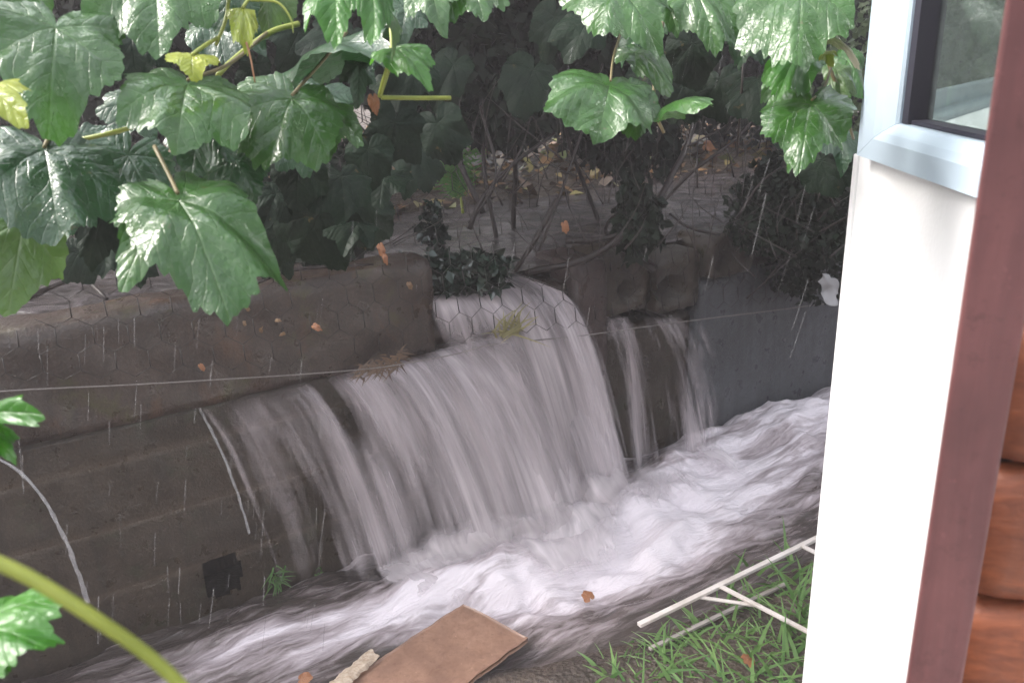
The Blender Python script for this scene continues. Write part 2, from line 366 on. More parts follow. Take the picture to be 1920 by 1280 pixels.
def mat_fall(name, seed, col=(.47, .405, .42), soft=1.0):
    """aerated falling water: streaks stretched along the fall (attribute 'flow' = across, along, density)"""
    n = N(name); at = n.attr('flow'); sep = n.n("ShaderNodeSeparateXYZ"); n.l(at.outputs['Vector'], sep.inputs[0])
    def co(sx, sy):
        c = n.n("ShaderNodeCombineXYZ"); n.l(n.math('MULTIPLY', sep.outputs[0], sx), c.inputs[0]); n.l(n.math('MULTIPLY', sep.outputs[1], sy), c.inputs[1]); c.inputs[2].default_value = seed; return c.outputs[0]
    s1 = n.noise(co(7, .9), 1.0, 3, .5, .25); s2 = n.noise(co(30, 1.6), 1.0, 4, .6, .15); s3 = n.noise(co(130, 2.5), 1.0, 3, .6)
    s = n.math('ADD', n.math('ADD', n.math('MULTIPLY', s1, .60), n.math('MULTIPLY', s2, .29)), n.math('MULTIPLY', s3, .11))
    dens = sep.outputs[2]
    al = n.math('MULTIPLY_ADD', n.math('SUBTRACT', s, .5), 2.5 * soft, n.math('SUBTRACT', n.math('MULTIPLY', dens, 1.55), .58), clamp=True)
    al = n.math('MULTIPLY', al, n.math('MINIMUM', n.math('MULTIPLY', dens, 2.5), 1.0), clamp=True)
    c = n.mix(n.ramp(s, [(.38, 0), (.62, 1)]), tuple(x * .62 for x in col), tuple(min(1, x * 1.18) for x in col))
    c = n.mix(n.math('MULTIPLY', n.math('POWER', n.math('MAXIMUM', sep.outputs[1], 0.0), 2.5), .55), c, (.74, .68, .71))
    h = n.math('ADD', n.math('MULTIPLY', s2, .7), n.math('MULTIPLY', s3, .3))
    sh = n.pbr(c, .4, n.bump(h, .008, .4), .3, al)
    return n.done(sh)
M['fall_a'] = mat_fall('falling_water', 1.7); M['fall_b'] = mat_fall('falling_water_inner', 5.3, (.34, .285, .29)); M['fall_c'] = mat_fall('falling_water_outer', 9.1, (.54, .475, .50), 1.35); M['fall_d'] = mat_fall('thin_falling_water', 3.3, (.42, .355, .37), 1.9)

def mat_foam():
    n = N('churning_stream_water'); at = n.attr('flow'); sep = n.n("ShaderNodeSeparateXYZ"); n.l(at.outputs['Vector'], sep.inputs[0])
    def co(sx, sy):
        c = n.n("ShaderNodeCombineXYZ"); n.l(n.math('MULTIPLY', sep.outputs[0], sx), c.inputs[0]); n.l(n.math('MULTIPLY', sep.outputs[1], sy), c.inputs[1]); return c.outputs[0]
    s1 = n.noise(co(1.7, 7.5), 1.0, 4, .55, 1.6); s2 = n.noise(co(5, 26), 1.0, 4, .55, 1.4); s3 = n.noise(co(22, 80), 1.0, 3, .55, .8)
    s = n.math('ADD', n.math('ADD', n.math('MULTIPLY', s1, .55), n.math('MULTIPLY', s2, .35)), n.math('MULTIPLY', s3, .10))
    f = n.math('MULTIPLY_ADD', n.math('SUBTRACT', s, .5), 3.1, n.math('SUBTRACT', n.math('MULTIPLY', sep.outputs[2], 1.25), .26), clamp=True)
    c = n.ramp(f, [(0, (.062, .048, .043)), (.3, (.18, .145, .146)), (.65, (.43, .365, .39)), (1, (.77, .70, .745))])
    r = n.ramp(f, [(0, .12), (.6, .5)])
    return n.done(n.pbr(c, r, n.bump(n.math('ADD', s2, n.math('MULTIPLY', s3, .3)), .03, .5), .5))
M['foam'] = mat_foam()
def mat_pond():
    n = N('grey_flood_water'); f = n.noise(n.coords('Object', (1, 1.8, 1), (0, 0, -.56)), 5, 6, .62, 1.4)
    c = n.mix(n.ramp(f, [(.42, 0), (.72, 1)]), (.038, .030, .028), (.17, .145, .152))
    return n.done(n.pbr(c, .14, n.bump(f, .05, .6), .5))
M['pond'] = mat_pond()
def mat_drop(name, a):
    n = N(name); return n.done(n.pbr((.62, .60, .62), .15, None, .5, a))
M['drop'] = mat_drop('clear_falling_drop', .26); M['rain'] = mat_drop('faint_rain_drop', .17)

# ------------------------------------------------------------------ SETTING: ground, terrace, water
def axis_coords(lo, hi, fine_lo, fine_hi, step):
    mid = list(np.arange(fine_lo, fine_hi + 1e-6, step)); a = []; x = fine_lo; s = step
    while x > lo: s *= 1.5; x -= s; a.append(max(x, lo))
    b = []; x = mid[-1]; s = step
    while x < hi: s *= 1.5; x += s; b.append(min(x, hi))
    return np.array(sorted(set([round(q, 5) for q in a + mid + b])))
def edge_v(u):     # near edge of the stream, measured out from the wall
    return np.interp(u, [-2, 0, .45, .9, 1.4, 1.75, 2.6, 3.4, 6], [.50, .44, .42, .50, .74, .84, .84, .90, 1.0])
us = axis_coords(-60, 60, -1.2, 4.6, .03); vs_ = axis_coords(-.1, 60, 0.0, 2.6, .03)
U, V = np.meshgrid(us, vs_, indexing='ij'); u, v = U.ravel(), V.ravel()
h = -.08 + .115 * sstep(-.12, .22, v - edge_v(u)) + .035 * (fbm(u * 5, v * 5, 3) - .47) * sstep(-.1, .3, v - edge_v(u))
h = h + .012 * (fbm(u * 22, v * 22, 5) - .47) * (np.abs(v) < 4)
g = struct(mesh_obj('ground', W_arr(u, v, h), grid_faces(len(us), len(vs_)), M['mud']), 'dark wet mud of the garden below the retaining wall', 'ground')
us = axis_coords(-60, 60, -1.2, 8.0, .06); vs_ = -axis_coords(0.10, 60, .14, 5.5, .06)
U, V = np.meshgrid(us, vs_, indexing='ij'); u, v = U.ravel(), V.ravel()
h = .90 + .13 * sstep(1.1, 2.0, -v + .25 * (fbm(u * 1.5, v * 1.5, 8) - .5)) + .10 * sstep(2, 5, -v) + .07 * (fbm(u * 2.2, v * 2.2, 9) - .47)
struct(mesh_obj('terrace_ground', W_arr(u, v, h), [f[::-1] for f in grid_faces(len(us), len(vs_))], M['bank']), 'brown earth bank with leaf mould behind the wall', 'ground')
us = np.arange(-1.0, 6.0, .05); vs_ = np.arange(-.105, -2.3, -.05)
U, V = np.meshgrid(us, vs_, indexing='ij'); u, v = U.ravel(), V.ravel()
h = .965 + .03 * (fbm(u * 3, v * 7, 21) - .47) + .012 * (fbm(u * 9, v * 16, 23) - .47)
struct(mesh_obj('flood_water', W_arr(u, v, h), [f[::-1] for f in grid_faces(len(us), len(vs_))], M['pond']), 'grey flood water running along the terrace behind the wall', 'water')

# churning stream at the wall foot
us = np.arange(-1.0, 4.8, .016); vs_ = np.arange(0.004, 1.25, .016)
U, V = np.meshgrid(us, vs_, indexing='ij'); u, v = U.ravel(), V.ravel()
imp = np.interp(u, [.6, .9, 1.25, 1.6, 2.0, 2.4, 2.9, 3.3], [.15, .20, .26, .34, .30, .16, .10, .10])
inten = np.interp(u, [-1, .3, .7, 1.05, 1.4, 2.0, 2.5, 2.9, 3.6, 4.8], [.55, .62, .66, .8, 1, 1, .95, .85, .8, .7])
wu, wv = u + .25 * (fbm(u * 3, v * 3, 41) - .5), v + .2 * (fbm(u * 3, v * 3, 43) - .5)
turb = (fbm(wu * 4.0, wv * 9, 31, 3) - .45) * .15 + (fbm(wu * 11, wv * 24, 33, 2) - .4) * .035
mound = .105 * np.exp(-((v - imp - .05) / .13) ** 2) * inten + .05 * np.exp(-(((u - 3.35) / .45) ** 2 + ((v - .25) / .3) ** 2))
fade = sstep(.05, -.22, v - edge_v(u))
h = .012 + (turb + mound) * (.25 + .75 * inten) * (.25 + .75 * fade) - .02 * sstep(-.05, .2, v - edge_v(u))
foam = inten * (.50 + .65 * np.exp(-((v - imp - .12) / .26) ** 2)) * (.42 + .58 * fade) + .07 * (turb / .05)
foam = foam + .42 * np.exp(-(((u - 2.35) / .55) ** 2 + ((v - .48) / .24) ** 2))
foam = foam * (1 - .55 * sstep(.13, .0, v - imp) * sstep(2.9, 2.4, u))
flow = np.stack([u + .5 * turb, v, np.clip(foam, 0.02, 1.3)], 1)
struct(mesh_obj('stream', W_arr(u, v, h), grid_faces(len(us), len(vs_)), M['foam'], attrs={'flow': flow}), 'white churning brown stream running along the foot of the wall', 'water')

# ------------------------------------------------------------------ RETAINING WALL
Z_LEDGE, Z_TOP = .765, 1.11
wall = empty('retaining_wall', W(1.5, -.1, 0), 'low dark wet concrete retaining wall with water pouring over it', 'wall')
def wall_patch(name, u0, u1, z0, z1, v0, depth, mat, amp=.012, step=.03, seed=0, hole=None, joints=None, edge=.012):
    """front and top faces of a rough wall block as one grid bent over the top edge"""
    nu = max(3, int((u1 - u0) / step) + 1); uu = np.linspace(u0, u1, nu)
    zz = np.linspace(z0, z1, max(3, int((z1 - z0) / step) + 1))
    prof = [(v0 - depth, z0)] + [(v0, z) for z in zz] + [(v0 - d, z1) for d in np.linspace(0, depth, max(3, int(depth / step) + 1))[1:]] 
    prof = np.array(prof); m = len(prof)
    UU = np.repeat(uu, m); VV = np.tile(prof[:, 0], nu); ZZ = np.tile(prof[:, 1], nu)
    nz = (fbm(UU * 7 + ZZ * 3, ZZ * 7 - VV * 5, seed, 4) - .47)
    front = (np.abs(VV - v0) < 1e-6); topm = (np.abs(ZZ - z1) < 1e-6)
    VV = VV + amp * nz * front * 2; ZZ = ZZ + amp * nz * topm * 1.6
    corner = front & topm; VV = VV - edge * corner; ZZ = ZZ - edge * .6 * corner
    jo = np.zeros(len(UU))
    if joints:
        for z in joints: jo = np.maximum(jo, np.exp(-((ZZ - z) / .012) ** 2))
    faces = grid_faces(nu, m)
    if hole:
        hu0, hu1, hz0, hz1 = hole; keep = []
        for f in faces:
            cu = np.mean(UU[list(f)]); cz = np.mean(ZZ[list(f)]); cv = np.mean(VV[list(f)])
            jit = .016 * (vnoise(np.array([cu * 31]), np.array([cz * 31]), 12)[0] - .5)
            if hu0 + jit < cu < hu1 + jit and hz0 + jit < cz < hz1 - jit and cv > v0 - .03: continue
            keep.append(f)
        faces = keep
    faces = [f[::-1] for f in faces] + [tuple(range(m)), tuple((nu - 1) * m + j for j in reversed(range(m)))]
    return mesh_obj(name, W_arr(UU, VV, ZZ), faces, mat, wall, attrs={'joint': jo})
hole = (.625, .745, .07, .215)
wall_patch('blockwork', -1.0, 2.14, -.1, Z_LEDGE, 0, .30, M['blocks'], .009, .0125, 1, hole, (.21, .43, .645))
# drain hole with real depth
bm_v = []; hu0, hu1, hz0, hz1 = hole
hp = [(hu0 - .045, hz0 - .045), (hu1 + .045, hz0 - .045), (hu1 + .045, hz1 + .045), (hu0 - .045, hz1 + .045)]
vv = [W(a, -.02, b) for a, b in hp] + [W(a, -.22, b) for a, b in hp]
mesh_obj('drain_hole', vv, [(0, 1, 5, 4), (1, 2, 6, 5), (2, 3, 7, 6), (3, 0, 4, 7), (4, 5, 6, 7)], M['bark'], wall, False)
wall_patch('concrete_beam', -1.0, 1.515, Z_LEDGE + .012, Z_TOP, .055, .17, M['slab'], .028, .025, 2, None, None, .02)
wall_patch('notch_sill', 1.518, 2.15, Z_LEDGE + .005, .90, -.02, .26, M['slab'], .012, .03, 3)
wall_patch('brick_pier', 2.152, 2.29, -.1, .985, .05, .30, M['pier'], .012, .02, 4, None, None, .015)
wall_patch('blockwork', 2.293, 2.83, -.1, .66, -.03, .28, M['blocks'], .012, .03, 6)
wall_patch('rendered_section', 2.833, 6.0, -.1, .80, .02, .30, M['greywall'], .010, .03, 7)
wall_patch('coping', 2.835, 6.0, .803, .935, -.02, .28, M['pier'], .02, .03, 8)
# hollow blocks lying on the low section
def hollow_block(u0, u1, z0, z1, v0, dep, hu, hz, rad, seed):
    vs, fs = [], []; ns = 28
    nz = np.random.RandomState(seed)
    def ring(r, v, sq):
        st = len(vs)
        for k in range(ns):
            a = 2 * math.pi * k / ns; c, s = math.cos(a), math.sin(a)
            if sq:
                f = 1 / max(abs(c), abs(s)); uu = (u0 + u1) / 2 + c * f * (u1 - u0) / 2; zz = (z0 + z1) / 2 + s * f * (z1 - z0) / 2
                uu += nz.uniform(-.004, .004); zz += nz.uniform(-.005, .005)
            else: uu = hu + c * r * 1.15 * nz.uniform(.9, 1.1); zz = hz + s * r * nz.uniform(.9, 1.1)
            vs.append(W(uu, v, zz))
        return st
    a = ring(0, v0 - dep, True); b = ring(0, v0 - .01, True); c = ring(rad * 1.2, v0, False); d = ring(rad * .85, v0 - .12, False)
    for p, q in ((a, b), (b, c), (c, d)):
        for k in range(ns): j = (k + 1) % ns; fs.append((p + k, p + j, q + j, q + k))
    fs.append(tuple(d + k for k in range(ns)))
    o = mesh_obj('hollow_block', vs, fs, M['blocks'], wall, True, {'joint': np.zeros(len(vs))}); return o
hollow_block(2.30, 2.555, .735, .985, .02, .25, 2.43, .83, .045, 1)
hollow_block(2.56, 2.81, .70, .955, .045, .25, 2.64, .80, .06, 2)
hollow_block(2.85, 3.12, .805, .99, .06, .22, 2.95, .875, .05, 3)
# ------------------------------------------------------------------ WATERFALLS
def fall_sheet(name, u0, u1, z_lip, v_lip, reach, drift, dens, mat, nu=150, nt=50, back=0.0, seed=0, zend=.0, ridge=.016, parent=None, lip_z_fn=None, k1=.22):
    uu = np.linspace(u0, u1, nu); ss = np.linspace(-back, 1.0, nt)
    U, S = np.meshgrid(uu, ss, indexing='ij'); U = U.ravel(); S = S.ravel(); Sp = np.maximum(S, 0)
    zl = z_lip if lip_z_fn is None else lip_z_fn(U)
    H = zl - zend
    n1 = fbm(U * 11, Sp * .8, seed, 3) - .47; n2 = fbm(U * 45, Sp * 1.2, seed + 5, 3) - .47
    rc = reach(U) if callable(reach) else reach
    rc = rc * (1 + .25 * (fbm(U * 6, U * 0, seed + 9, 2) - .4))
    Z = zl - H * (k1 * Sp + (1 - k1) * Sp ** 2) + .05 * np.minimum(S, 0) * -0.6
    V = v_lip + rc * Sp ** .9 + np.minimum(S, 0) * 1.2 + (n1 * ridge * 2 + n2 * ridge * .8) * (.3 + Sp)
    if callable(drift): drift = drift(U)
    Uw = U + drift * Sp + .02 * n1 * Sp
    D = dens(U, S)
    return mesh_obj(name, W_arr(Uw, V, Z), grid_faces(nu, nt), mat, parent, attrs={'flow': np.stack([U, S, D], 1)})
def band(x, a, b, s=.02): return sstep(a - s, a + s, x) * sstep(b + s, b - s, x)
def dens_main(k):
    def f(u, s):
        d = np.interp(u, [.68, .70, .72, .78, .95, 1.04, 1.06, 1.10, 1.2, 1.5, 2.0, 2.08, 2.12], [.0, .48, .26, .42, .58, .66, .32, .36, .74, .90, .90, .7, 0])
        d = d * (1 - .22 * sstep(.45, .95, s) * band(u, 1.05, 1.35, .1)) * (1 - .12 * sstep(.35, .9, s) * (u < 1.0))
        d = d + .38 * band(u, 1.03, 1.13, .03) * sstep(.25, .7, s)
        d = d + .10 * (fbm(u * 14, s * .9, 70 + k, 3) - .47) * 2
        d = d * sstep(-.01, .05, s + .02) * (1 - .6 * sstep(.86, 1.0, s))
        return np.clip(d - .05 * k, 0, 1)
    return f
rm = lambda u: np.interp(u, [.7, .9, 1.2, 1.5, 2.1], [.12, .22, .27, .34, .24])
fall = struct(fall_sheet('waterfall', .68, 2.12, Z_LEDGE - .004, .0, rm, .17, dens_main(0), M['fall_a'], 240, 50, 0, 1), 'wide white curtain of water pouring out from beneath the concrete beam', 'waterfall')
fall_sheet('inner_sheet', .70, 2.10, Z_LEDGE - .012, -.01, lambda u: rm(u) * .72, .15, dens_main(1), M['fall_b'], 200, 40, 0, 11, parent=fall)
fall_sheet('outer_sheet', .74, 2.10, Z_LEDGE - .002, .01, lambda u: rm(u) * 1.22, .18, dens_main(2.6), M['fall_c'], 220, 44, 0, 21, parent=fall)
def lipz(u): return np.interp(u, [1.50, 1.53, 1.8, 2.0, 2.08, 2.13], [.93, .955, .955, .935, .90, .84])
def dens_notch(u, s):
    d = band(u, 1.52, 2.10, .02) * (1 - sstep(1.86, 1.5, u) * .75 * sstep(.02, .5, s)) * (.92 - .12 * sstep(0.3, 1, s)) + .12 * (fbm(u * 12, s, 90, 3) - .47)
    return np.clip(d * (1 - .5 * sstep(.9, 1, s)) * sstep(-.42, -.3, s), 0, 1)
nt_ = struct(fall_sheet('waterfall', 1.50, 2.13, .95, .0, lambda u: np.interp(u, [1.5, 1.7, 2.1], [.16, .38, .27]), lambda u: np.interp(u, [1.5, 1.75], [-.02, .16]), dens_notch, M['fall_a'], 140, 70, .42, 31, lip_z_fn=lipz, k1=.12), 'smooth grey water spilling through the gap between beam and brick pier', 'waterfall')
fall_sheet('outer_sheet', 1.56, 2.11, .95, .015, lambda u: np.interp(u, [1.5, 2.1], [.46, .31]), .17, lambda u, s: np.clip(dens_notch(u, s) - .42, 0, 1) * sstep(0, .2, s), M['fall_c'], 120, 60, .2, 33, lip_z_fn=lipz, k1=.12, parent=nt_)
def lipz2(u): return np.interp(u, [2.28, 2.34, 2.5, 2.62, 2.78], [.66, .72, .70, .665, .65])
def dens_2(k):
    def f(u, s):
        d = np.interp(u, [2.27, 2.30, 2.36, 2.41, 2.46, 2.52, 2.58, 2.66, 2.71, 2.74, 2.78, 2.80, 2.82], [0, .30, .42, .50, .30, .34, .50, .60, .54, .30, .40, .34, 0])
        d = d + .12 * (fbm(u * 16, s * .9, 50 + k, 3) - .47) * 2
        return np.clip((d - .08 * k) * (1 - .4 * sstep(.9, 1, s)), 0, 1) * sstep(-.3, -.2, s)
    return f
f2 = struct(fall_sheet('waterfall', 2.27, 2.82, .68, .0, lambda u: np.interp(u, [2.28, 2.5, 2.8], [.12, .15, .22]), lambda u: np.interp(u, [2.28, 2.8], [.03, .13]), dens_2(0), M['fall_d'], 120, 50, .25, 41, lip_z_fn=lipz2, k1=.15), 'narrow thin fall of water below the hollow blocks', 'waterfall')
fall_sheet('outer_sheet', 2.29, 2.81, .68, .01, .20, .05, dens_2(2.2), M['fall_c'], 120, 50, .1, 43, lip_z_fn=lipz2, k1=.15, parent=f2)
def splash(name, k, lift, spread, mat, parent):
    uu = np.linspace(.95, 2.9, 170); qq = np.linspace(0, 1, 26); U, Q = np.meshgrid(uu, qq, indexing='ij'); U = U.ravel(); Q = Q.ravel()
    im = np.interp(U - .15, [.6, .9, 1.25, 1.6, 2.0, 2.4, 2.9], [.12, .19, .25, .33, .26, .13, .10]); it = np.interp(U, [.95, 1.2, 1.5, 2.1, 2.5, 2.75, 2.9], [.3, .75, 1, 1, .75, .7, .2])
    n1 = fbm(U * 9, Q * 2.5, 60 + k, 3) - .45; V = im - .04 + spread * Q + .05 * n1; Z = .02 + lift * it * (1 - Q) ** 1.6 * (1 + .5 * n1) + .07 * it * np.exp(-((Q - .45) / .3) ** 2) * (.8 + .3 * n1)
    D = np.clip(it * .66 * np.sin(np.clip(Q, 0, 1) * math.pi) ** 1.5 + .8 * n1 * np.sin(Q * math.pi) ** 1.5, 0, 1)
    return mesh_obj(name, W_arr(U + .06 * Q, V, Z), grid_faces(170, 26), mat, parent, attrs={'flow': np.stack([U * .5 + .10 * n1, .55 + .7 * Q + .5 * n1, D], 1)})
splash('splash', 0, .17, .26, M['fall_c'], fall); splash('splash', 7, .25, .20, M['fall_a'], fall); splash('splash', 15, .10, .36, M['fall_c'], fall)
# small jet at far left
jp = [P(-60, 835, 2.15), P(20, 872, 2.18), P(70, 920, 2.2), P(110, 985, 2.23), P(138, 1050, 2.26), P(165, 1130, 2.3)]
struct(tube('water_jet', jp, .003, .006, M['drop'], n=40, knob=.5), 'thin arching spout of water in front of the dark wall', 'water')
jp = [Pw(372, 762, .01), Pw(395, 805, .03), Pw(425, 870, .06), Pw(447, 930, .08), Pw(468, 1000, .10)]
struct(tube('water_jet', jp, .005, .004, M['drop'], n=40, knob=.5), 'thin trickle of water at the end of the curtain of falling water', 'water')

# ------------------------------------------------------------------ WIRE FENCE
fence = empty('wire_fence', W(1.6, .1, .7), 'sagging rusty hexagonal wire netting fence in front of the wall', 'fence')
wire_px = [(-60, 738), (60, 730), (250, 721), (400, 712), (560, 702), (700, 690), (800, 674), (860, 662), (920, 646), (1000, 638), (1100, 628), (1200, 614), (1320, 598), (1450, 582), (1600, 562), (1700, 548)]
wire_pts = [Pw(x, y, .15) for x, y in wire_px]
wu_, wz_ = [uvz(p)[0] for p in wire_pts], [uvz(p)[2] for p in wire_pts]
tube('straining_wire', wire_pts, .0022, .0022, M['wire'], fence, sides=6, n=90)
def fence_pt(a, b):   # a along, b 0..1 up
    zb = np.interp(a, wu_, wz_); z = zb + b * (1.95 - zb)
    v = .15 - .10 * sstep(0, .5, b) + .05 * (fbm(np.array([a * 2]), np.array([b * 3]), 77, 2)[0] - .47)
    du = .03 * (fbm(np.array([a * 3]), np.array([b * 4 + 9]), 78, 2)[0] - .47)
    return W(a + du, v, z)
vs, fs = [], []; cw, chh = .088, .0667
done = set()
rows = 11; cols = int(4.9 / cw)
rng = random.Random(4)
for i in range(cols):
    for j in range(rows):
        cx = -.4 + i * cw + (cw / 2 if j % 2 else 0); cz = j * chh * 1.0
        k = [(cx - cw / 2, cz - chh * .28), (cx, cz - chh * .62), (cx + cw / 2, cz - chh * .28), (cx + cw / 2, cz + chh * .34)]
        if rng.random() < .03: continue
        for (p, q, r) in ((k[0], k[1], .0011), (k[1], k[2], .0011), (k[2], k[3], .0019)):
            b0, b1 = p[1] / .95, q[1] / .95
            if b0 < -.01 or b1 < -.01: continue
            x, y = tube_geo([fence_pt(p[0], b0), fence_pt(q[0], b1)], r, r, 5, 2, base=len(vs)); vs += x; fs += y
mesh_obj('wire_netting', vs, fs, M['rust'], fence)

# ------------------------------------------------------------------ LEAVES
CTRL = np.array([[0, 1.0], [12, .91], [28, .76], [40, .86], [51, .95], [62, .82], [80, .67], [95, .73], [106, .75], [125, .61], [145, .50], [160, .40], [172, .25], [180, .06]])
def leaf_geo(L, wf, seed, nr=26, na=132, cup=.10, curl=.25, fold=.12, wave=.06, teeth=.055, ctrl=CTRL):
    rs = np.random.RandomState(seed)
    th = np.linspace(-math.pi, math.pi, na, endpoint=False); dg = np.abs(np.degrees(th))
    R = np.interp(dg, ctrl[:, 0], ctrl[:, 1])
    ker = np.array([1, 2, 1.]) / 4
    R = np.convolve(np.concatenate([R[-1:], R, R[:1]]), ker, 'valid')
    deep = rs.uniform(.3, 1.25); Rs = np.interp(dg, [0, 50, 105, 145, 180], [1, .93, .75, .52, .06]); R = Rs + (R - Rs) * deep
    R = R * (1 + .15 * (vnoise(th * 1.3 + 40, th * 0 + seed, seed) - .5) * 2)
    R = R * (1 + rs.uniform(-.13, .13) * np.sin(th))
    nt_ = 40; ph = (th / (2 * math.pi) * nt_) % 1.0
    R = R + teeth * (1 - np.abs(ph - .35) * 1.6) * (dg < 165) * (.3 + 1.5 * vnoise(np.floor(th / (2 * math.pi) * nt_), th * 0, seed + 1)) - teeth * .4
    R = np.maximum(R, .04)
    rr = np.linspace(0, 1, nr) ** .9
    RR, TH = np.meshgrid(rr, th, indexing='ij'); rad = RR * R[None, :]
    x = rad * np.sin(TH) * wf; y = rad * np.cos(TH)
    veins = np.radians([0, 51, -51, 107, -107]); d = np.abs((TH[..., None] - veins + math.pi) % (2 * math.pi) - math.pi)
    k = d.argmin(-1); dth = np.take_along_axis(d, k[..., None], -1)[..., 0]
    a = rad * np.cos(dth); b = rad * np.sin(dth)
    z = -cup * rad ** 2 - curl * np.where(y > 0, y, 0) ** 2.2 * .6 + fold * np.abs(x) * (1 - .5 * rad)
    z = z + .16 * b * np.exp(-b * 3) - .03
    z = z + wave * (np.sin(TH * 5 + rs.uniform(0, 6)) + .6 * np.sin(TH * 9 + rs.uniform(0, 6))) * rad ** 2.2
    z = z + .05 * (fbm(x * 3 + seed, y * 3, seed, 3) - .47) * 2
    vs = np.stack([x, y, z], -1).reshape(-1, 3)
    tip = vs[(nr - 1) * na + na // 2]; an = math.atan2(tip[2], tip[1]); ca, sa = math.cos(an), math.sin(an)
    vs = np.stack([vs[:, 0], vs[:, 1] * ca + vs[:, 2] * sa, -vs[:, 1] * sa + vs[:, 2] * ca], 1) * (L / np.hypot(tip[1], tip[2]))
    return vs, grid_faces(nr, na, True), np.stack([a, b, rad], -1).reshape(-1, 3)
def place(vs, J, t, n):
    t = nrm(t); n = np.asarray(n, float); n = nrm(n - t * n.dot(t)); s = np.cross(t, n)
    return np.asarray(J)[None, :] + np.outer(vs[:, 0], s) + np.outer(vs[:, 1], t) + np.outer(vs[:, 2], n)
_leafseed = [100]
def leaf(parent, j, t, depth, dt=0.0, wf=1.0, mat='leaf', up=.75, side=0.0, pet=None, petmat='petiole', label=None, cup=.24, curl=.42, fold=.14, wave=.09, **k):
    _leafseed[0] += 1; sd = _leafseed[0]
    wf = wf * .76; J = P(j[0], j[1], depth); T = P(t[0], t[1], depth + dt)
    L = np.linalg.norm(T - J)
    toc = nrm(CAM - J); n = toc + up * ZD + side * RM[:, 0] * 1.0
    vs, fs, vab = leaf_geo(L, wf, sd, cup=cup, curl=curl, fold=fold, wave=wave, **k)
    o = mesh_obj('leaf', place(vs, J, T - J, n), fs, M[mat], parent, attrs={'vab': vab})
    if label: o['label'] = label
    if pet:
        pts = [J] + [P(*q) for q in pet]
        pt = tube('petiole', pts, .0022, .0026, M[petmat], None, sides=7)
        pt.parent = o; pt.matrix_parent_inverse = o.matrix_world.inverted()
    return o

vine = empty('grapevine', P(250, 100, 1.2), 'grapevine with very large wet leaves filling the upper left', 'vine', 'grapevines')
lf = lambda *a, **k: leaf(vine, *a, **k)
lf((105, 45), (90, 262), .95, -.05, 1.05, 'leaf', .9, .2, cup=.15)
lf((292, -62), (300, 108), 1.05, -.05, 1.0, 'leaf', 1.2, 0)
lf((352, 150), (330, 292), 1.0, -.07, 1.0, 'leaf', .9, .1, [(430, 120, 1.1), (500, 62, 1.2)], cup=.2)
lf((380, 225), (358, 335), 1.06, -.02, 1.05, 'leaf_dark', .3, -.2)
lf((360, 103), (362, 153), .97, -.02, 1.4, 'leaf_yellow', .1, 0, [(385, 85, 1.0), (410, 70, 1.1)], 'cane', label='small yellow green young leaf')
lf((83, 276), (112, 452), .98, -.04, 1.1, 'leaf_dark', .8, .1, [(95, 250, 1.0), (110, 225, 1.05)], curl=.3)
lf((45, 410), (15, 592), 1.05, -.02, .95, 'leaf_olive', .4, .1)
lf((333, 362), (432, 604), .92, -.06, .74, 'leaf', .8, .15, [(318, 330, .95), (290, 275, 1.0)])
lf((322, 370), (228, 548), .94, -.06, .8, 'leaf', .8, -.1)
lf((548, 178), (505, 312), 1.12, -.04, 1.05, 'leaf', .7, .1, [(600, 120, 1.2), (650, 60, 1.25)])
lf((585, 195), (622, 296), 1.16, -.04, .9, 'leaf', .8, .3)
lf((585, 110), (722, 128), 1.25, -.16, .8, 'leaf_dark', 1.5, 0)
lf((672, 115), (668, 205), 1.3, 0, .9, 'leaf_dark', .2, .2)
lf((640, -35), (632, 88), 1.0, -.05, .8, 'leaf_bright', .8, -.3)
lf((690, -40), (700, 80), 1.0, -.05, .6, 'leaf_bright', .6, .5, curl=.6)
lf((700, -10), (735, 108), 1.03, -.04, .5, 'leaf_olive', .3, 1.2, curl=.6)
lf((738, 88), (806, 172), 1.05, -.06, .62, 'leaf_bright', 1.0, .1, [(722, 140, 1.07), (712, 178, 1.1)], 'cane')
lf((805, -32), (830, 70), 1.2, -.04, 1.0, 'leaf', .9, -.1)
lf((880, -30), (908, 42), 1.22, -.04, 1.0, 'leaf', .9, .2)
lf((-35, 165), (55, 235), .8, -.03, .8, 'leaf_yellow', .8, 0, label='yellow green leaf at the picture edge')
lf((15, -40), (30, 60), 1.15, 0, 1.2, 'leaf', .9, 0)
lf((430, -40), (420, 60), 1.35, 0, 1.1, 'leaf_dark', .9, 0)
lf((500, -30), (505, 70), 1.4, 0, 1.0, 'leaf_olive', .6, 0)
lf((455, 15), (470, 85), 1.08, -.03, .45, 'leaf_yellow', .6, .2, [(470, -5, 1.1), (500, -30, 1.1)], 'cane', curl=.8)
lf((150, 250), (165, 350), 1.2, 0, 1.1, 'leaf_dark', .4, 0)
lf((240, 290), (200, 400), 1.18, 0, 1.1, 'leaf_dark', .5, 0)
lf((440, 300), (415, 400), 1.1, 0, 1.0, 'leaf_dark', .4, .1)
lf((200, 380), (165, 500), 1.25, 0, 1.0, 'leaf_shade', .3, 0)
lf((245, 60), (260, 175), 1.3, 0, 1.1, 'leaf_shade', .3, 0)
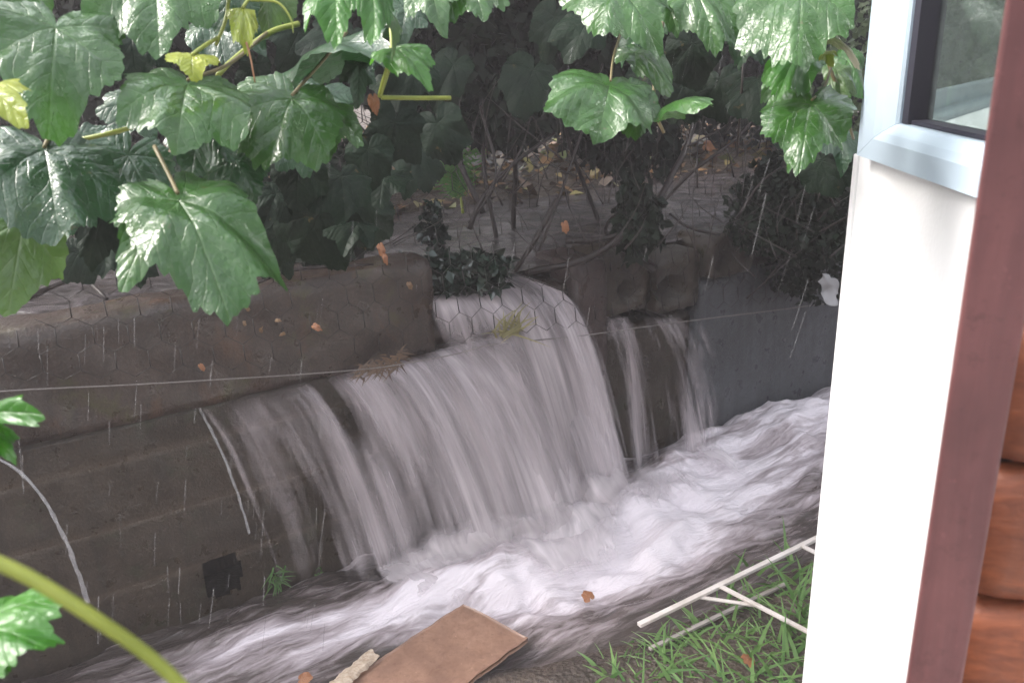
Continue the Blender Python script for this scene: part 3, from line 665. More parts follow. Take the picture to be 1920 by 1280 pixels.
# shaded leaves further back
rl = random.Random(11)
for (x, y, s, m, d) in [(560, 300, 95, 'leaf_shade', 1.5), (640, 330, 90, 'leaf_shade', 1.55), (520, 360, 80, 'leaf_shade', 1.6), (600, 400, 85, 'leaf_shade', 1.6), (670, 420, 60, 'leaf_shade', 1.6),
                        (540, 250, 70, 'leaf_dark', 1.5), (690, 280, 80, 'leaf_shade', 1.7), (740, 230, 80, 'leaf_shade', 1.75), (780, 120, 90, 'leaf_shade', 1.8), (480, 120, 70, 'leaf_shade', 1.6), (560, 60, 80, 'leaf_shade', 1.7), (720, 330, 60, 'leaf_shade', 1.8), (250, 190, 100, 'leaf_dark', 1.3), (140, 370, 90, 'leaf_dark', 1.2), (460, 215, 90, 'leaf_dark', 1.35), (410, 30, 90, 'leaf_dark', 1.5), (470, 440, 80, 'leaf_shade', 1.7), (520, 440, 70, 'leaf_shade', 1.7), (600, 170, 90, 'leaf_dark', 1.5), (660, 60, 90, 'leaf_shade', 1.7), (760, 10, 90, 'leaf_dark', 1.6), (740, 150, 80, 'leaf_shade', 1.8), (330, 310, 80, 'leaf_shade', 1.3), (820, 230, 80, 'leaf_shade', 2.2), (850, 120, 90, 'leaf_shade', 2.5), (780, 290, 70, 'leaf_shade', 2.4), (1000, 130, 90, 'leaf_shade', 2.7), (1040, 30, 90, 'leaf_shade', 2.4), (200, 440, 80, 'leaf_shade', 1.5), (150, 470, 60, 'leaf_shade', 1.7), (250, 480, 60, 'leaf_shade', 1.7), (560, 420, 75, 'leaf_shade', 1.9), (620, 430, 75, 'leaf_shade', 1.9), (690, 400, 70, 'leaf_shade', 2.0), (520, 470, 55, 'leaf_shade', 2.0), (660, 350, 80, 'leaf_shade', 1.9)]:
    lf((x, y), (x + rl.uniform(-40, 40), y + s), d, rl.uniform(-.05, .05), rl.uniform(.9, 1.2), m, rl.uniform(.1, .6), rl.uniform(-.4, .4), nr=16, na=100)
tube('cane', [P(560, 45, 1.25), P(505, 62, 1.22), P(440, 110, 1.2), P(408, 142, 1.15)], .0042, .0035, M['cane'], vine)
tube('cane', [P(430, -30, 1.1), P(425, 30, 1.1), P(405, 85, 1.08)], .003, .002, M['cane'], vine)
tube('cane', [P(470, 0, 1.08), P(520, 5, 1.08), P(545, 35, 1.08), P(550, 62, 1.08)], .0022, .0006, M['cane'], vine)
tube('cane', [P(845, 184, 1.16), P(780, 184, 1.14), P(715, 183, 1.12)], .003, .003, M['cane'], vine)
tube('cane', [P(720, -40, 1.15), P(735, 90, 1.12), P(712, 183, 1.12)], .003, .003, M['cane'], vine)
tube('cane', [P(150, 262, 1.05), P(215, 248, 1.05), P(250, 238, 1.08)], .003, .003, M['cane'], vine)
tube('tendril', [P(462, 80, 1.05), P(470, 110, 1.05), P(478, 155, 1.05)], .0014, .0008, M['leaf_orange'], vine)

vr = empty('grapevine', P(1350, 50, 1.7), 'grapevine shoots with bright wet leaves hanging beside the window', 'vine', 'grapevines')
lf = lambda *a, **k: leaf(vr, *a, **k)
lf((1145, 152), (1118, 270), 1.45, -.06, 1.1, 'leaf', .4, .1, [(1150, 110, 1.5), (1165, 60, 1.55)])
lf((1178, 165), (1195, 262), 1.47, -.05, .9, 'leaf', .9, .2)
lf((1235, 208), (1328, 198), 1.5, -.14, .75, 'leaf', 1.6, 0)
lf((1150, -32), (1238, 112), 1.5, -.06, .8, 'leaf', 1.1, .1)
lf((1190, 92), (1258, 178), 1.55, -.05, .65, 'leaf', .9, .3)
lf((1235, -30), (1272, 70), 1.65, -.05, .9, 'leaf', .9, 0)
lf((1300, -25), (1345, 102), 1.6, -.05, .75, 'leaf', 1.0, .1)
lf((1390, 10), (1390, 125), 1.8, 0, .75, 'leaf_dark', .5, .3)
lf((1505, -32), (1496, 122), 1.4, -.08, .86, 'leaf', 1.0, -.1)
lf((1556, -20), (1562, 80), 1.5, -.05, .5, 'leaf', .8, .1)
lf((1500, 95), (1455, 190), 1.5, -.05, .62, 'leaf_bright', .5, -.1)
lf((1522, 188), (1498, 325), 1.45, -.05, .85, 'leaf', .5, 0, [(1545, 165, 1.5), (1560, 120, 1.55)])
lf((1568, 128), (1578, 208), 1.6, -.02, .6, 'leaf_olive', .6, .2)
lf((1588, 110), (1580, 225), 1.8, 0, .5, 'leaf', .4, 0)
lf((1548, 98), (1560, 126), 1.4, -.02, .9, 'leaf_yellow', .8, 0)
lf((1556, 68), (1612, 128), 1.38, -.02, .32, 'leaf_cream', .8, .2, curl=.5, label='pale cream withered leaf')
lf((1465, 140), (1460, 215), 1.6, 0, .9, 'leaf', .7, 0)
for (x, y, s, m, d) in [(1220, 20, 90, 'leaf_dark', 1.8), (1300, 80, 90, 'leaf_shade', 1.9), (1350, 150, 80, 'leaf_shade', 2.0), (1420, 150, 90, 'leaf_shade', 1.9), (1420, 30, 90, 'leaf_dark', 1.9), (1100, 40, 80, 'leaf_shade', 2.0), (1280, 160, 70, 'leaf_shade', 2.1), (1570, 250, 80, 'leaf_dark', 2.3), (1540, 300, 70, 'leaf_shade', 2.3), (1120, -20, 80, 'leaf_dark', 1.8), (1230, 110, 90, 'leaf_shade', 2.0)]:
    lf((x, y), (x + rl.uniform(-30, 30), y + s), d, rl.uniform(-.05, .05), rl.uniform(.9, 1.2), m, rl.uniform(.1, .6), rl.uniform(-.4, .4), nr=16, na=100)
tube('cane', [P(1260, -40, 1.75), P(1240, 60, 1.7), P(1225, 190, 1.6), P(1245, 250, 1.6)], .0035, .003, M['petiole'], vr)
tube('cane', [P(1530, -40, 1.6), P(1545, 90, 1.58), P(1580, 190, 1.6), P(1600, 260, 1.7)], .0035, .003, M['petiole'], vr)
tube('cane', [P(1395, 100, 1.9), P(1390, 180, 1.9), P(1382, 290, 2.0)], .003, .003, M['bark'], vr)

sh = empty('grapevine', P(100, 1100, .5), 'blurred yellow green vine shoot crossing the lower left corner', 'vine', 'grapevines')
tube('cane', [P(-60, 1030, .34), P(60, 1085, .345), P(180, 1160, .35), P(280, 1230, .36), P(345, 1290, .365), P(380, 1340, .37)], .0030, .0027, M['cane'], sh, n=40, sides=12)
leaf(sh, (-45, 800), (82, 778), .72, -.05, .62, 'leaf_bright', .8, 0, curl=.4)
leaf(sh, (-30, 800), (30, 866), .72, -.03, .55, 'leaf_bright', .6, 0, curl=.5)
leaf(sh, (-50, 1170), (86, 1215), .62, -.04, .85, 'leaf_bright', .8, .2)
leaf(sh, (-10, 1150), (15, 1262), .63, -.02, .7, 'leaf_bright', .7, 0)

# ------------------------------------------------------------------ SHRUBS, IVY, STEMS BEHIND THE FENCE
def crown_geo(center, rad, n, size, seed, up=.3, droop=.5, shell=.45, clumps=14):
    rs = np.random.RandomState(seed); vs = np.zeros((n, 6, 3)); tone = np.zeros((n, 6))
    cl = rs.normal(size=(clumps, 3)); cl = cl / np.linalg.norm(cl, axis=1)[:, None] * rs.uniform(.35, .85, (clumps, 1)); ct = rs.uniform(0, 1, clumps)
    k = rs.randint(0, clumps, n); off = rs.normal(size=(n, 3)); off = off / np.linalg.norm(off, axis=1)[:, None] * rs.uniform(shell, 1, (n, 1)) ** .5 * .45
    p = (cl[k] + off) * np.asarray(rad)[None, :] + np.asarray(center)[None, :]
    t = rs.normal(size=(n, 3)) + np.array([0, 0, -droop]); t /= np.linalg.norm(t, axis=1)[:, None]
    nn = rs.normal(size=(n, 3)) * .8 + np.array([0, -.5, .6]) ; s = np.cross(t, nn); s /= np.linalg.norm(s, axis=1)[:, None] + 1e-9; nn = np.cross(s, t)
    z = size * rs.uniform(.6, 1.25, n)[:, None]
    prof = [(0, 0, 0), (-.33, .42, .06), (0, .5, -.04), (.33, .42, .06), (0, 1.0, -.10), (0, .22, -.02)]
    for j, (x, y, w) in enumerate(prof): vs[:, j] = p + z * (x * s + y * t + w * nn)
    tone[:] = np.clip(ct[k] * .6 + rs.uniform(0, .5, n), 0, 1)[:, None]
    fs = []
    for i in range(n): b = i * 6; fs += [(b, b + 5, b + 2, b + 1), (b, b + 3, b + 2, b + 5), (b + 1, b + 2, b + 4), (b + 2, b + 3, b + 4)]
    return vs.reshape(-1, 3), fs, tone.ravel()
def shrub(name, label, cat, center, rad, n, size, mat, seed, base_z=1.0, group=None, stems=3, **k):
    center = np.asarray(center)
    e = empty(name, (center[0], center[1], base_z), label, cat, group)
    vs, fs, tone = crown_geo(center, rad, n, size, seed, **k)
    o = mesh_obj('crown', vs, fs, M[mat], e, True, {'tone': tone})
    rs = random.Random(seed)
    for q in range(stems):
        a = np.array([center[0] + rs.uniform(-.12, .12), center[1] + rs.uniform(-.12, .12), base_z - .03])
        b = center + np.array([rs.uniform(-.5, .5) * rad[0], rs.uniform(-.5, .5) * rad[1], rs.uniform(-.2, .4) * rad[2]])
        tube('stem', [a, (a + b) / 2 + np.array([rs.uniform(-.16, .16), rs.uniform(-.1, .1), 0]), b], .013, .004, M['bark'], e, knob=.2)
    return e
vs, fs, tone = crown_geo(W(1.5, -1.25, 2.9), (3.8, 1.7, .32), 13000, .13, 360, clumps=60)  # unseen canopy added above the view to shade terrace and wall
cv = mesh_obj('shade_canopy', vs, fs, M['hedge'], vine, True, {'tone': tone}); cv['kind'] = 'stuff'
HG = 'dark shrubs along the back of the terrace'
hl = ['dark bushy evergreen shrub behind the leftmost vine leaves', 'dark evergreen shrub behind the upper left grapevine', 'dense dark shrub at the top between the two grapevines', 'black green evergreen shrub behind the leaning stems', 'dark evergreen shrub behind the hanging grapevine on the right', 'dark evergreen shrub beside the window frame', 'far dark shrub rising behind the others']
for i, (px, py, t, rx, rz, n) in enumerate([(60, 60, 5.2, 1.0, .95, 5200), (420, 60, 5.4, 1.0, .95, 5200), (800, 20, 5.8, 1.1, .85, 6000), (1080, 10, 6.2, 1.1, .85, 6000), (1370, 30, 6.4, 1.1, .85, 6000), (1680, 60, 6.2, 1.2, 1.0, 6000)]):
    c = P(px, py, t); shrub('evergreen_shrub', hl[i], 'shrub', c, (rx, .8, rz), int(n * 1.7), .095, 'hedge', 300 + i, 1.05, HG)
# overhanging dark foliage just behind the fence
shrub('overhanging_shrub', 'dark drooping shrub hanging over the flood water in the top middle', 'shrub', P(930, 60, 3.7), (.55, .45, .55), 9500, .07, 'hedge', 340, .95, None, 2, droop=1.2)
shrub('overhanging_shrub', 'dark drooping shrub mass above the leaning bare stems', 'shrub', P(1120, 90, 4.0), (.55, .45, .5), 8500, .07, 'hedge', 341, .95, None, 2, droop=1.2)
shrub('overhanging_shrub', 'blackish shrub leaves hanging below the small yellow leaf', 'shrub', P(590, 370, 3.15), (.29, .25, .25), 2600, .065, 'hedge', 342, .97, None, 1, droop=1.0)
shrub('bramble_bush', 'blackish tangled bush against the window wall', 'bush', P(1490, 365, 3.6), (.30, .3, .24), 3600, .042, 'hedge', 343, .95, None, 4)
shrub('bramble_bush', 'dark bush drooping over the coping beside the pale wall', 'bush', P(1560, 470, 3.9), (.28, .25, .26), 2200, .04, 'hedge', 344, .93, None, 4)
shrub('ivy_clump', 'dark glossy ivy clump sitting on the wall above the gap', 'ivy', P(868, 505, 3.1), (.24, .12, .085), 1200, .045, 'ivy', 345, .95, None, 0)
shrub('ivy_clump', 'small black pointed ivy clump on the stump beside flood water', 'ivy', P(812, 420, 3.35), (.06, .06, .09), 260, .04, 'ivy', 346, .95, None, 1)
shrub('green_bush', 'green bush seen blurred through the window glass', 'bush', P(1850, 90, 4.3) , (.75, .5, .75), 7000, .05, 'hedge_green', 347, 0.3, None, 3)
# pale green fern
fe = empty('fern', P(850, 360, 4.4), 'light green fern growing on the bank behind the netting', 'fern')
vs, fs, tn = [], [], []
rs = random.Random(5)
for k in range(26):
    a = P(865 + rs.uniform(-12, 12), 385, 4.4); b = P(790 + rs.uniform(-30, 130), 285 + rs.uniform(-90, 50), 4.3 + rs.uniform(-.2, .2)); path = smooth_path([a, (a + b) / 2 + ZD * .06, b], 16); tt = rs.random()
    for i in range(2, 15):
        t = nrm(path[i + 1] - path[i - 1]); s = nrm(np.cross(t, CAM - path[i])); w = .055 * math.sin(i / 15 * math.pi) ** .6
        for sg in (-1, 1):
            q = len(vs); p = path[i]; vs += [p - t * .008, p + sg * s * w * .5 + t * .012, p + sg * s * w + t * .022, p + t * .008 + sg * s * w * .4 + t * .012]; fs.append((q, q + 1, q + 2, q + 3)); tn += [tt] * 4
mesh_obj('fronds', vs, fs, M['fern'], fe, True, {'tone': np.array(tn)})
tube('stem', [P(868, 400, 4.4), P(860, 340, 4.4)], .008, .004, M['cane'], fe)
# bare woody stems
st = empty('woody_climber', P(1080, 480, 3.1), 'tangle of bare dark woody stems leaning behind the netting', 'climber')
for pts, r0, r1 in [([(965, 510, 3.25), (1000, 455, 3.2), (1045, 375, 3.2)], .008, .011), ([(985, 512, 3.3), (1110, 480, 3.25), (1215, 400, 3.3), (1260, 330, 3.4), (1300, 235, 3.5), (1310, 100, 3.6)], .013, .012),
                    ([(1060, 452, 3.3), (1130, 448, 3.3), (1195, 428, 3.3)], .012, .009), ([(880, 430, 3.3), (905, 370, 3.3), (960, 310, 3.4), (1040, 250, 3.5)], .010, .006), ([(1200, 430, 3.3), (1290, 330, 3.3), (1400, 240, 3.3), (1430, 150, 3.3)], .007, .005),
                    ([(1350, 440, 3.4), (1290, 425, 3.4), (1255, 400, 3.4)], .008, .006), ([(1010, 470, 3.2), (1045, 380, 3.2), (1090, 250, 3.3), (1130, 120, 3.4)], .006, .004), ([(905, 400, 3.5), (850, 260, 3.5), (870, 130, 3.5), (850, 20, 3.5)], .012, .009),
                    ([(640, 500, 2.8), (600, 430, 2.8), (560, 370, 2.8)], .008, .005), ([(880, 420, 3.4), (930, 330, 3.4), (900, 200, 3.4)], .007, .005), ([(962, 512, 3.05), (1015, 530, 3.05), (1072, 552, 3.05)], .003, .002), ([(1380, 410, 3.3), (1440, 330, 3.3), (1550, 280, 3.3)], .005, .003),
                    ([(1400, 560, 3.5), (1500, 470, 3.5), (1590, 400, 3.5)], .003, .002), ([(1440, 520, 3.5), (1530, 420, 3.5)], .0025, .002), ([(20, 575, 2.2), (90, 540, 2.3), (180, 505, 2.4)], .008, .006), ([(200, 560, 2.3), (140, 500, 2.4), (120, 470, 2.4)], .005, .004), ([(480, 530, 2.6), (560, 505, 2.7), (700, 495, 2.8)], .006, .004)]:
    tube('stem', [P(*p) for p in pts], r0, r1, M['bark'], st, knob=.25, seed=int(pts[0][0]))
shrub('ivy_clump', 'narrow blackish clump of leaves hanging on the netting above the hollow blocks', 'ivy', P(1192, 400, 3.3), (.09, .08, .17), 900, .05, 'hedge', 348, .95, None, 2, droop=1.5)
# fine twigs woven through the netting
tw = empty('twig_tangle', W(2.0, -.05, 1.1), 'tangle of fine bare dark twigs caught in the netting above the wall', 'twigs')
rt = random.Random(31); vs, fs = [], []
for k in range(90):
    x, y, t = rt.uniform(620, 1580), rt.uniform(250, 520), rt.uniform(2.9, 3.5)
    if x < 1000: t -= .25
    an_, L_ = rt.uniform(-1.2, 1.2), rt.uniform(60, 190); dx, dy = math.sin(an_) * L_, -math.cos(an_) * L_
    a_, b_, c_ = P(x, y, t), P(x + dx * .5 + rt.uniform(-14, 14), y + dy * .5, t + rt.uniform(-.05, .05)), P(x + dx, y + dy, t + rt.uniform(-.1, .1))
    p_, q_ = tube_geo([a_, b_, c_], rt.uniform(.0015, .0045), .001, 5, 8, base=len(vs)); vs += p_; fs += q_
o = mesh_obj('twigs', vs, fs, M['bark'], tw); o['kind'] = 'stuff'

# leaf litter on the bank
rs = np.random.RandomState(9); n = 2600
lu = rs.uniform(.2, 7.5, n); lv = -rs.uniform(1.35, 4.6, n); lz = .91 + .13 * sstep(1.1, 2.0, -lv + .25 * (fbm(lu * 1.5, lv * 1.5, 8) - .5)) + .10 * sstep(2, 5, -lv) + .07 * (fbm(lu * 2.2, lv * 2.2, 9) - .47) + .006
p = W_arr(lu, lv, lz); an = rs.uniform(0, 6.28, n); sz = rs.uniform(.03, .075, n)
ex = np.stack([np.cos(an), np.sin(an), rs.normal(0, .35, n)], 1) * sz[:, None]; ey = np.stack([-np.sin(an), np.cos(an), rs.normal(0, .35, n)], 1) * sz[:, None] * .55
bend = np.stack([np.zeros(n), np.zeros(n), rs.uniform(.1, .4, n) * sz], 1)
q = np.stack([p - ex, p - ey + bend, p + ex, p + ey + bend], 1).reshape(-1, 3)
tone = np.repeat(np.clip(rs.normal(.5, .27, n), 0, 1), 4)
tag(mesh_obj('leaf_litter', q, [(4 * i, 4 * i + 1, 4 * i + 2, 4 * i + 3) for i in range(n)], M['litter'], None, True, {'tone': tone}), 'brown and yellow fallen leaves scattered over the bank', 'leaf litter', None, 'stuff')

# single dead leaves caught in the fence or lying on the wall
def dead(px, py, t, size, ang, mat, label, wf=.55):
    J = P(px, py, t); r = RM[:, 0]; tdir = math.sin(ang) * r - math.cos(ang) * ZD
    vs, fs, vab = leaf_geo(size, wf, int(px + py), 12, 60, cup=.3, curl=.5, fold=.3, wave=.12)
    o = mesh_obj('fallen_leaf', place(vs, J, tdir, nrm(CAM - J) + .5 * ZD), fs, M[mat], attrs={'vab': vab}); tag(o, label, 'leaf', 'single withered leaves')
dead(700, 185, 1.15, .022, .1, 'leaf_orange', 'orange withered leaf hanging at the bare green shoot')
dead(697, 385, 2.2, .040, .0, 'leaf_orange', 'orange brown leaf beside the blackish hanging leaves', .4)
dead(714, 462, 2.75, .035, .3, 'leaf_orange', 'small orange leaf just above the concrete beam', .45)
dead(722, 480, 2.75, .030, .2, 'leaf_orange', 'lowest orange leaf touching the top of the concrete beam', .45)
dead(1058, 422, 3.0, .032, .2, 'leaf_orange', 'orange leaf caught on the netting by the leaning stems')
dead(590, 610, 2.6, .028, .9, 'leaf_orange', 'tan leaf stuck to the face of the concrete beam')
dead(376, 685, 2.5, .020, .4, 'leaf_orange', 'tiny brown leaf stuck above the straining wire')
dead(1325, 272, 4.2, .06, 1.2, 'leaf_orange', 'orange leaf on the bank below the right grapevine', .8)
dead(495, 430, 2.0, .022, 1.3, 'leaf_orange', 'pale orange leaf beside the biggest green leaf')
dead(768, 532, 2.85, .022, .3, 'leaf_brown', 'brown leaf on the netting below the glossy ivy')
for i, (x, y) in enumerate([(458, 604), (518, 600), (488, 622), (466, 580), (532, 625)]):
    o = dead(x, y, 2.555, .013 + .004 * (i % 3), i * 1.3, 'leaf_brown', 'yellowish leaf stuck to the beam face under the big vine leaves')
# grass snagged on the wire
vs, fs, tn = [], [], []; rs = random.Random(3)
def blade(vs, fs, tn, a, d, L, w, bend, tone):
    d = nrm(d); s = nrm(np.cross(d, nrm(CAM - a))) ; q = len(vs); g = nrm(np.array([d[0] + 1e-4, d[1], 0]))
    for i in range(5):
        f = i / 4; c = a + d * L * f + (g * bend - ZD * bend * .7) * L * f * f; ww = w * (1 - f ** 1.6) + .0003
        vs += [c - s * ww, c + s * ww]; tn += [tone] * 2
    for i in range(4): fs.append((q + 2 * i, q + 2 * i + 1, q + 2 * i + 3, q + 2 * i + 2))
sn = uvz(Pw(945, 620, .13))
for k in range(34):
    a = W(sn[0] + rs.uniform(-.06, .06), .16, sn[2] + rs.uniform(-.015, .02)); blade(vs, fs, tn, a, UD * rs.uniform(-1, 1) + ZD * rs.uniform(-.3, 1.3) + ND * rs.uniform(-.2, .3), rs.uniform(.05, .13), .0035, rs.uniform(-.2, .5), rs.random())
tag(mesh_obj('grass_tuft', vs, fs, M['straw'], None, True, {'tone': np.array(tn)}), 'yellow grass tuft snagged on the straining wire above the water', 'grass tuft')
vs, fs, tn = [], [], []
for (x, y) in ((690, 690), (715, 680), (740, 672)):
    c = Pw(x, y, .15)
    for k in range(30): blade(vs, fs, tn, c + UD * rs.uniform(-.03, .03) + ZD * rs.uniform(-.03, .02), UD * rs.uniform(-1, 1) + ZD * rs.uniform(-1, .5), rs.uniform(.02, .05), .003, .3, rs.random() * .4)
tag(mesh_obj('debris_clump', vs, fs, M['litter'], None, True, {'tone': np.array(tn) * .5}), 'dark clump of twigs and debris hanging from the straining wire', 'debris')
# torn plastic scrap
vs = []; rs2 = np.random.RandomState(2)
for i in range(7):
    for j in range(5):
        x, y = 1532 + j * 9 + rs2.uniform(-6, 6) + 2 * i * (j > 2), 512 + i * 10 + rs2.uniform(-6, 6); vs.append(P(x, y, 3.55 + rs2.uniform(-.025, .025)))
keep = [f for k, f in enumerate(grid_faces(7, 5)) if k not in (0, 3, 8, 12, 16, 20, 23, 21, 19)]
o = mesh_obj('plastic_scrap', vs, keep, M['plastic']); o.modifiers.new('soft', 'SUBSURF').render_levels = 2; o.modifiers.new('thick', 'SOLIDIFY').thickness = .001
tag(o, 'torn whitish plastic scrap caught on the fence beside the pale wall', 'scrap')

# ------------------------------------------------------------------ BOARD, WOOD, LATH FRAME, GRASS
def gz(px, py, z): return Pz(px, py, z)
b0, b1, b2 = gz(868, 1131, .095), gz(990, 1193, .075), gz(640, 1285, .06)
bx = b1 - b0; by = (b2 - b0) * 1.35; bz = nrm(np.cross(by, bx)); bz = bz if bz[2] > 0 else -bz
vs = []; nx, ny = 22, 40; rs2 = np.random.RandomState(6)
for sgn in (0, 1):
    for i in range(nx):
        for j in range(ny):
            a, c = i / (nx - 1), j / (ny - 1); wob = .006 * math.sin(j * .9) * (a in (0, 1)) + (.012 * rs2.uniform(-1, 1) if i in (0, nx - 1) or j in (0, ny - 1) else 0) * .35
            vs.append(b0 + bx * (a + wob) + by * c + bz * (.004 * math.sin(a * 5 + c * 4) + .003 * rs2.uniform(-1, 1) * .4 - .018 * sgn))
f = grid_faces(nx, ny); o2 = nx * ny; fs = list(f) + [tuple(o2 + k for k in reversed(q)) for q in f]
ring = [i * ny for i in range(nx)] + [(nx - 1) * ny + j for j in range(1, ny)] + [i * ny + ny - 1 for i in reversed(range(nx - 1))] + [j for j in reversed(range(1, ny - 1))]
for k in range(len(ring)): a, b = ring[k], ring[(k + 1) % len(ring)]; fs.append((b, a, o2 + a, o2 + b))
tag(mesh_obj('board', vs, fs, M['board']), 'flat wet brown board lying in the stream edge', 'board')
rs2 = np.random.RandomState(8)
c0, c1 = gz(700, 1225, .085), gz(615, 1300, .07)
vs, fs = [], []; sd = nrm(np.cross(c1 - c0, ZD))
for i in range(30):
    f_ = i / 29; c = c0 + (c1 - c0) * f_; w = .024 + .016 * (fbm(np.array([i * .55]), np.array([2.]), 5, 3)[0] - .3)
    for k in range(9):
        a_ = k / 4 - 1; vs.append(c + sd * w * a_ + (c1 - c0) * .10 * (fbm(np.array([k * .9]), np.array([7. + (i > 15)]), 6, 2)[0] - .5) * (abs(f_ - .5) * 2) + ZD * (.010 * math.sqrt(max(0, 1 - a_ * a_)) + .012 * (fbm(np.array([i * .12]), np.array([k * .8]), 7, 3)[0] - .45)))
fs = grid_faces(30, 9)
o = mesh_obj('wood_splinter', vs, fs, M['rotten'], None, False); o.modifiers.new('thick', 'SOLIDIFY').thickness = .008
tag(o, 'pale broken strip of rotten wood beside the brown board', 'wood')
for i, (x, y, lab) in enumerate([(565, 1272, 'orange brown leaf washed up left of the pale broken wood'), (1105, 1118, 'pale tan leaf floating in the foam beyond the brown board'), (1405, 1232, 'orange leaf lying on mud among the grass')]):
    J = gz(x, y, .075); vs, fs, vab = leaf_geo(.034, .8, 50 + i, 12, 60, cup=.2, curl=.3)
    tag(mesh_obj('fallen_leaf', place(vs, J, np.array([math.cos(i * 2.), math.sin(i * 2.), .1]), np.array([.1, -.5, 1])), fs, M['leaf_orange'], attrs={'vab': vab}), lab, 'leaf')
lt = empty('lath_frame', gz(1330, 1110, .1), 'broken white wooden lath frame lying on the grass beside the stream', 'lath frame')
r0, r1 = gz(1198, 1171, .115), gz(1600, 975, .12)
dirr = r1 - r0
bar('rail', r0, r0 + dirr * 1.25, .018, .012, M['lath'], lt)
q0, q1 = gz(1218, 1216, .052), gz(1335, 1160, .050); bar('rail', q0, q0 + (q1 - q0) * 2.3, .014, .010, M['lath_dirty'], lt)
bar('brace', gz(1350, 1098, .122), gz(1560, 1207, .10), .016, .008, M['lath'], lt)
bar('brace', gz(1312, 1119, .110), gz(1428, 1136, .105), .014, .006, M['lath'], lt)
bar('brace', gz(1502, 1022, .122), gz(1640, 1090, .11), .016, .008, M['lath'], lt)

vs, fs, tn = [], [], []; rs = random.Random(17)
for (x, y, sx, sy, cnt, L) in [(1480, 1085, 60, 45, 24, .13), (1400, 1120, 60, 30, 12, .10), (1350, 1195, 80, 35, 27, .13), (1450, 1240, 80, 50, 30, .14), (1290, 1262, 90, 25, 20, .11), (1180, 1275, 90, 15, 16, .08), (1500, 1180, 30, 70, 40, .16), (1380, 1290, 160, 20, 28, .13), (1240, 1225, 50, 20, 12, .08)]:
    for k in range(cnt):
        a = gz(x + rs.gauss(0, sx * .55), y + rs.gauss(0, sy * .6), .03); an = rs.uniform(0, 6.28); le = rs.uniform(.25, 1.0)
        blade(vs, fs, tn, a, np.array([math.cos(an) * le, math.sin(an) * le, 1]), L * rs.uniform(.45, 1.25), rs.uniform(.0022, .0068), rs.uniform(.1, .7), min(1, max(0, rs.gauss(.5, .3))))
for k in range(420):
    x, y = rs.uniform(1130, 1530), rs.uniform(1080, 1300)
    if y < 1330 - (x - 900) * .42: continue
    an = rs.uniform(0, 6.28); blade(vs, fs, tn, gz(x, y, .03), np.array([math.cos(an), math.sin(an), rs.uniform(.1, .8)]), rs.uniform(.02, .07), rs.uniform(.0012, .003), rs.uniform(.1, .5), rs.uniform(0, 1))
tag(mesh_obj('grass', vs, fs, M['grass'], None, True, {'tone': np.array(tn)}), 'rough wet green grass at the stream edge beside the white wall', 'grass', None, 'stuff')
for (x, y, lab) in ((518, 1078, 'sparse green weed tuft nearest the drain hole at the wall foot'), (600, 1084, 'thin green weed tuft under the left edge of the falling water')):
    vs, fs, tn = [], [], []; c = Pw(x, y, .0)
    for k in range(34):
        blade(vs, fs, tn, c + UD * rs.gauss(0, .012) + ND * .006 + ZD * rs.gauss(0, .02), ND * rs.uniform(.2, 1) + UD * rs.uniform(-.7, .7) + ZD * rs.uniform(-.7, .9), rs.uniform(.02, .06), .003, .5, rs.random() * .4)
    tag(mesh_obj('weed_tuft', vs, fs, M['grass'], None, True, {'tone': np.array(tn)}), lab, 'weeds', 'weeds at the wall foot')

# ------------------------------------------------------------------ WHITE WALL WITH WINDOW
vd = ray(1023, 95); vd[2] = 0; vd = nrm(vd)              # direction in which the wall runs away
wn = np.array([-vd[1], vd[0], 0])                         # its face looks to the left
E = P(1571, 640, 2.06); E[2] = 0
an = empty('garden_room', E, 'white rendered garden room wall with a pale blue window', 'building')
def on_wall(px, py, off=0.0):
    r = ray(px, py); t = (wn.dot(E) + off - wn.dot(CAM)) / wn.dot(r); return CAM + t * r
sill = on_wall(1612, 296)[2] + .012
LEN = 2.6
box('wall', E + wn * -.22 + ZD * -.1, -vd * LEN, wn * .22, ZD * (sill + .1), M['render'], an, .006)
box('edge_trim', E + wn * -.05 + vd * .004 + ZD * -.1, -vd * .028, wn * .055, ZD * (sill + .094), M['render'], an, .003)
wf = empty('window', E, '', 'window'); del wf['label']; del wf['category']; wf.parent = an; wf.matrix_parent_inverse = Matrix.Translation(an.location).inverted()
pin = on_wall(1692, 232, .0); pout = on_wall(1606, 291, .03)
du_in = (E - pin).dot(vd); du_out = (E - pout).dot(vd); zi, zo = pin[2], pout[2]
fwid = du_in - du_out; fh = zi - zo
HWIN = 1.3
def wp(d, off, z): q = E - vd * d + wn * off; return np.array([q[0], q[1], z])
def mitre(name, prof_a, prof_b):
    vs = prof_a + prof_b; m = len(prof_a); fs = [(i, (i + 1) % m, m + (i + 1) % m, m + i) for i in range(m)]; fs += [tuple(reversed(range(m))), tuple(range(m, 2 * m))]
    return mesh_obj(name, vs, fs, M['upvc'], wf, False)
prof = [(0, -.05), (0, .024), (.006, .030), (.55, .030), (.75, .024), (.97, .012), (1.0, .006), (1.0, -.05)]   # fraction across, offset
g_ = .0008
pa = [wp(du_out + f * fwid, o, zo + f * fh + g_) for f, o in prof]; pb = [wp(du_out + f * fwid, o, zo + HWIN) for f, o in prof]; mitre('frame', pa, pb)
pa = [wp(du_out + f * fwid + g_, o, zo + f * fh) for f, o in prof]; pb = [wp(LEN, o, zo + f * fh) for f, o in prof]; mitre('frame', pb, pa)
gk = .028
box('gasket', wp(du_in + .001, -.045, zi + .001), -vd * gk, wn * .047, ZD * (HWIN - .2), M['gasket'], wf, .001)
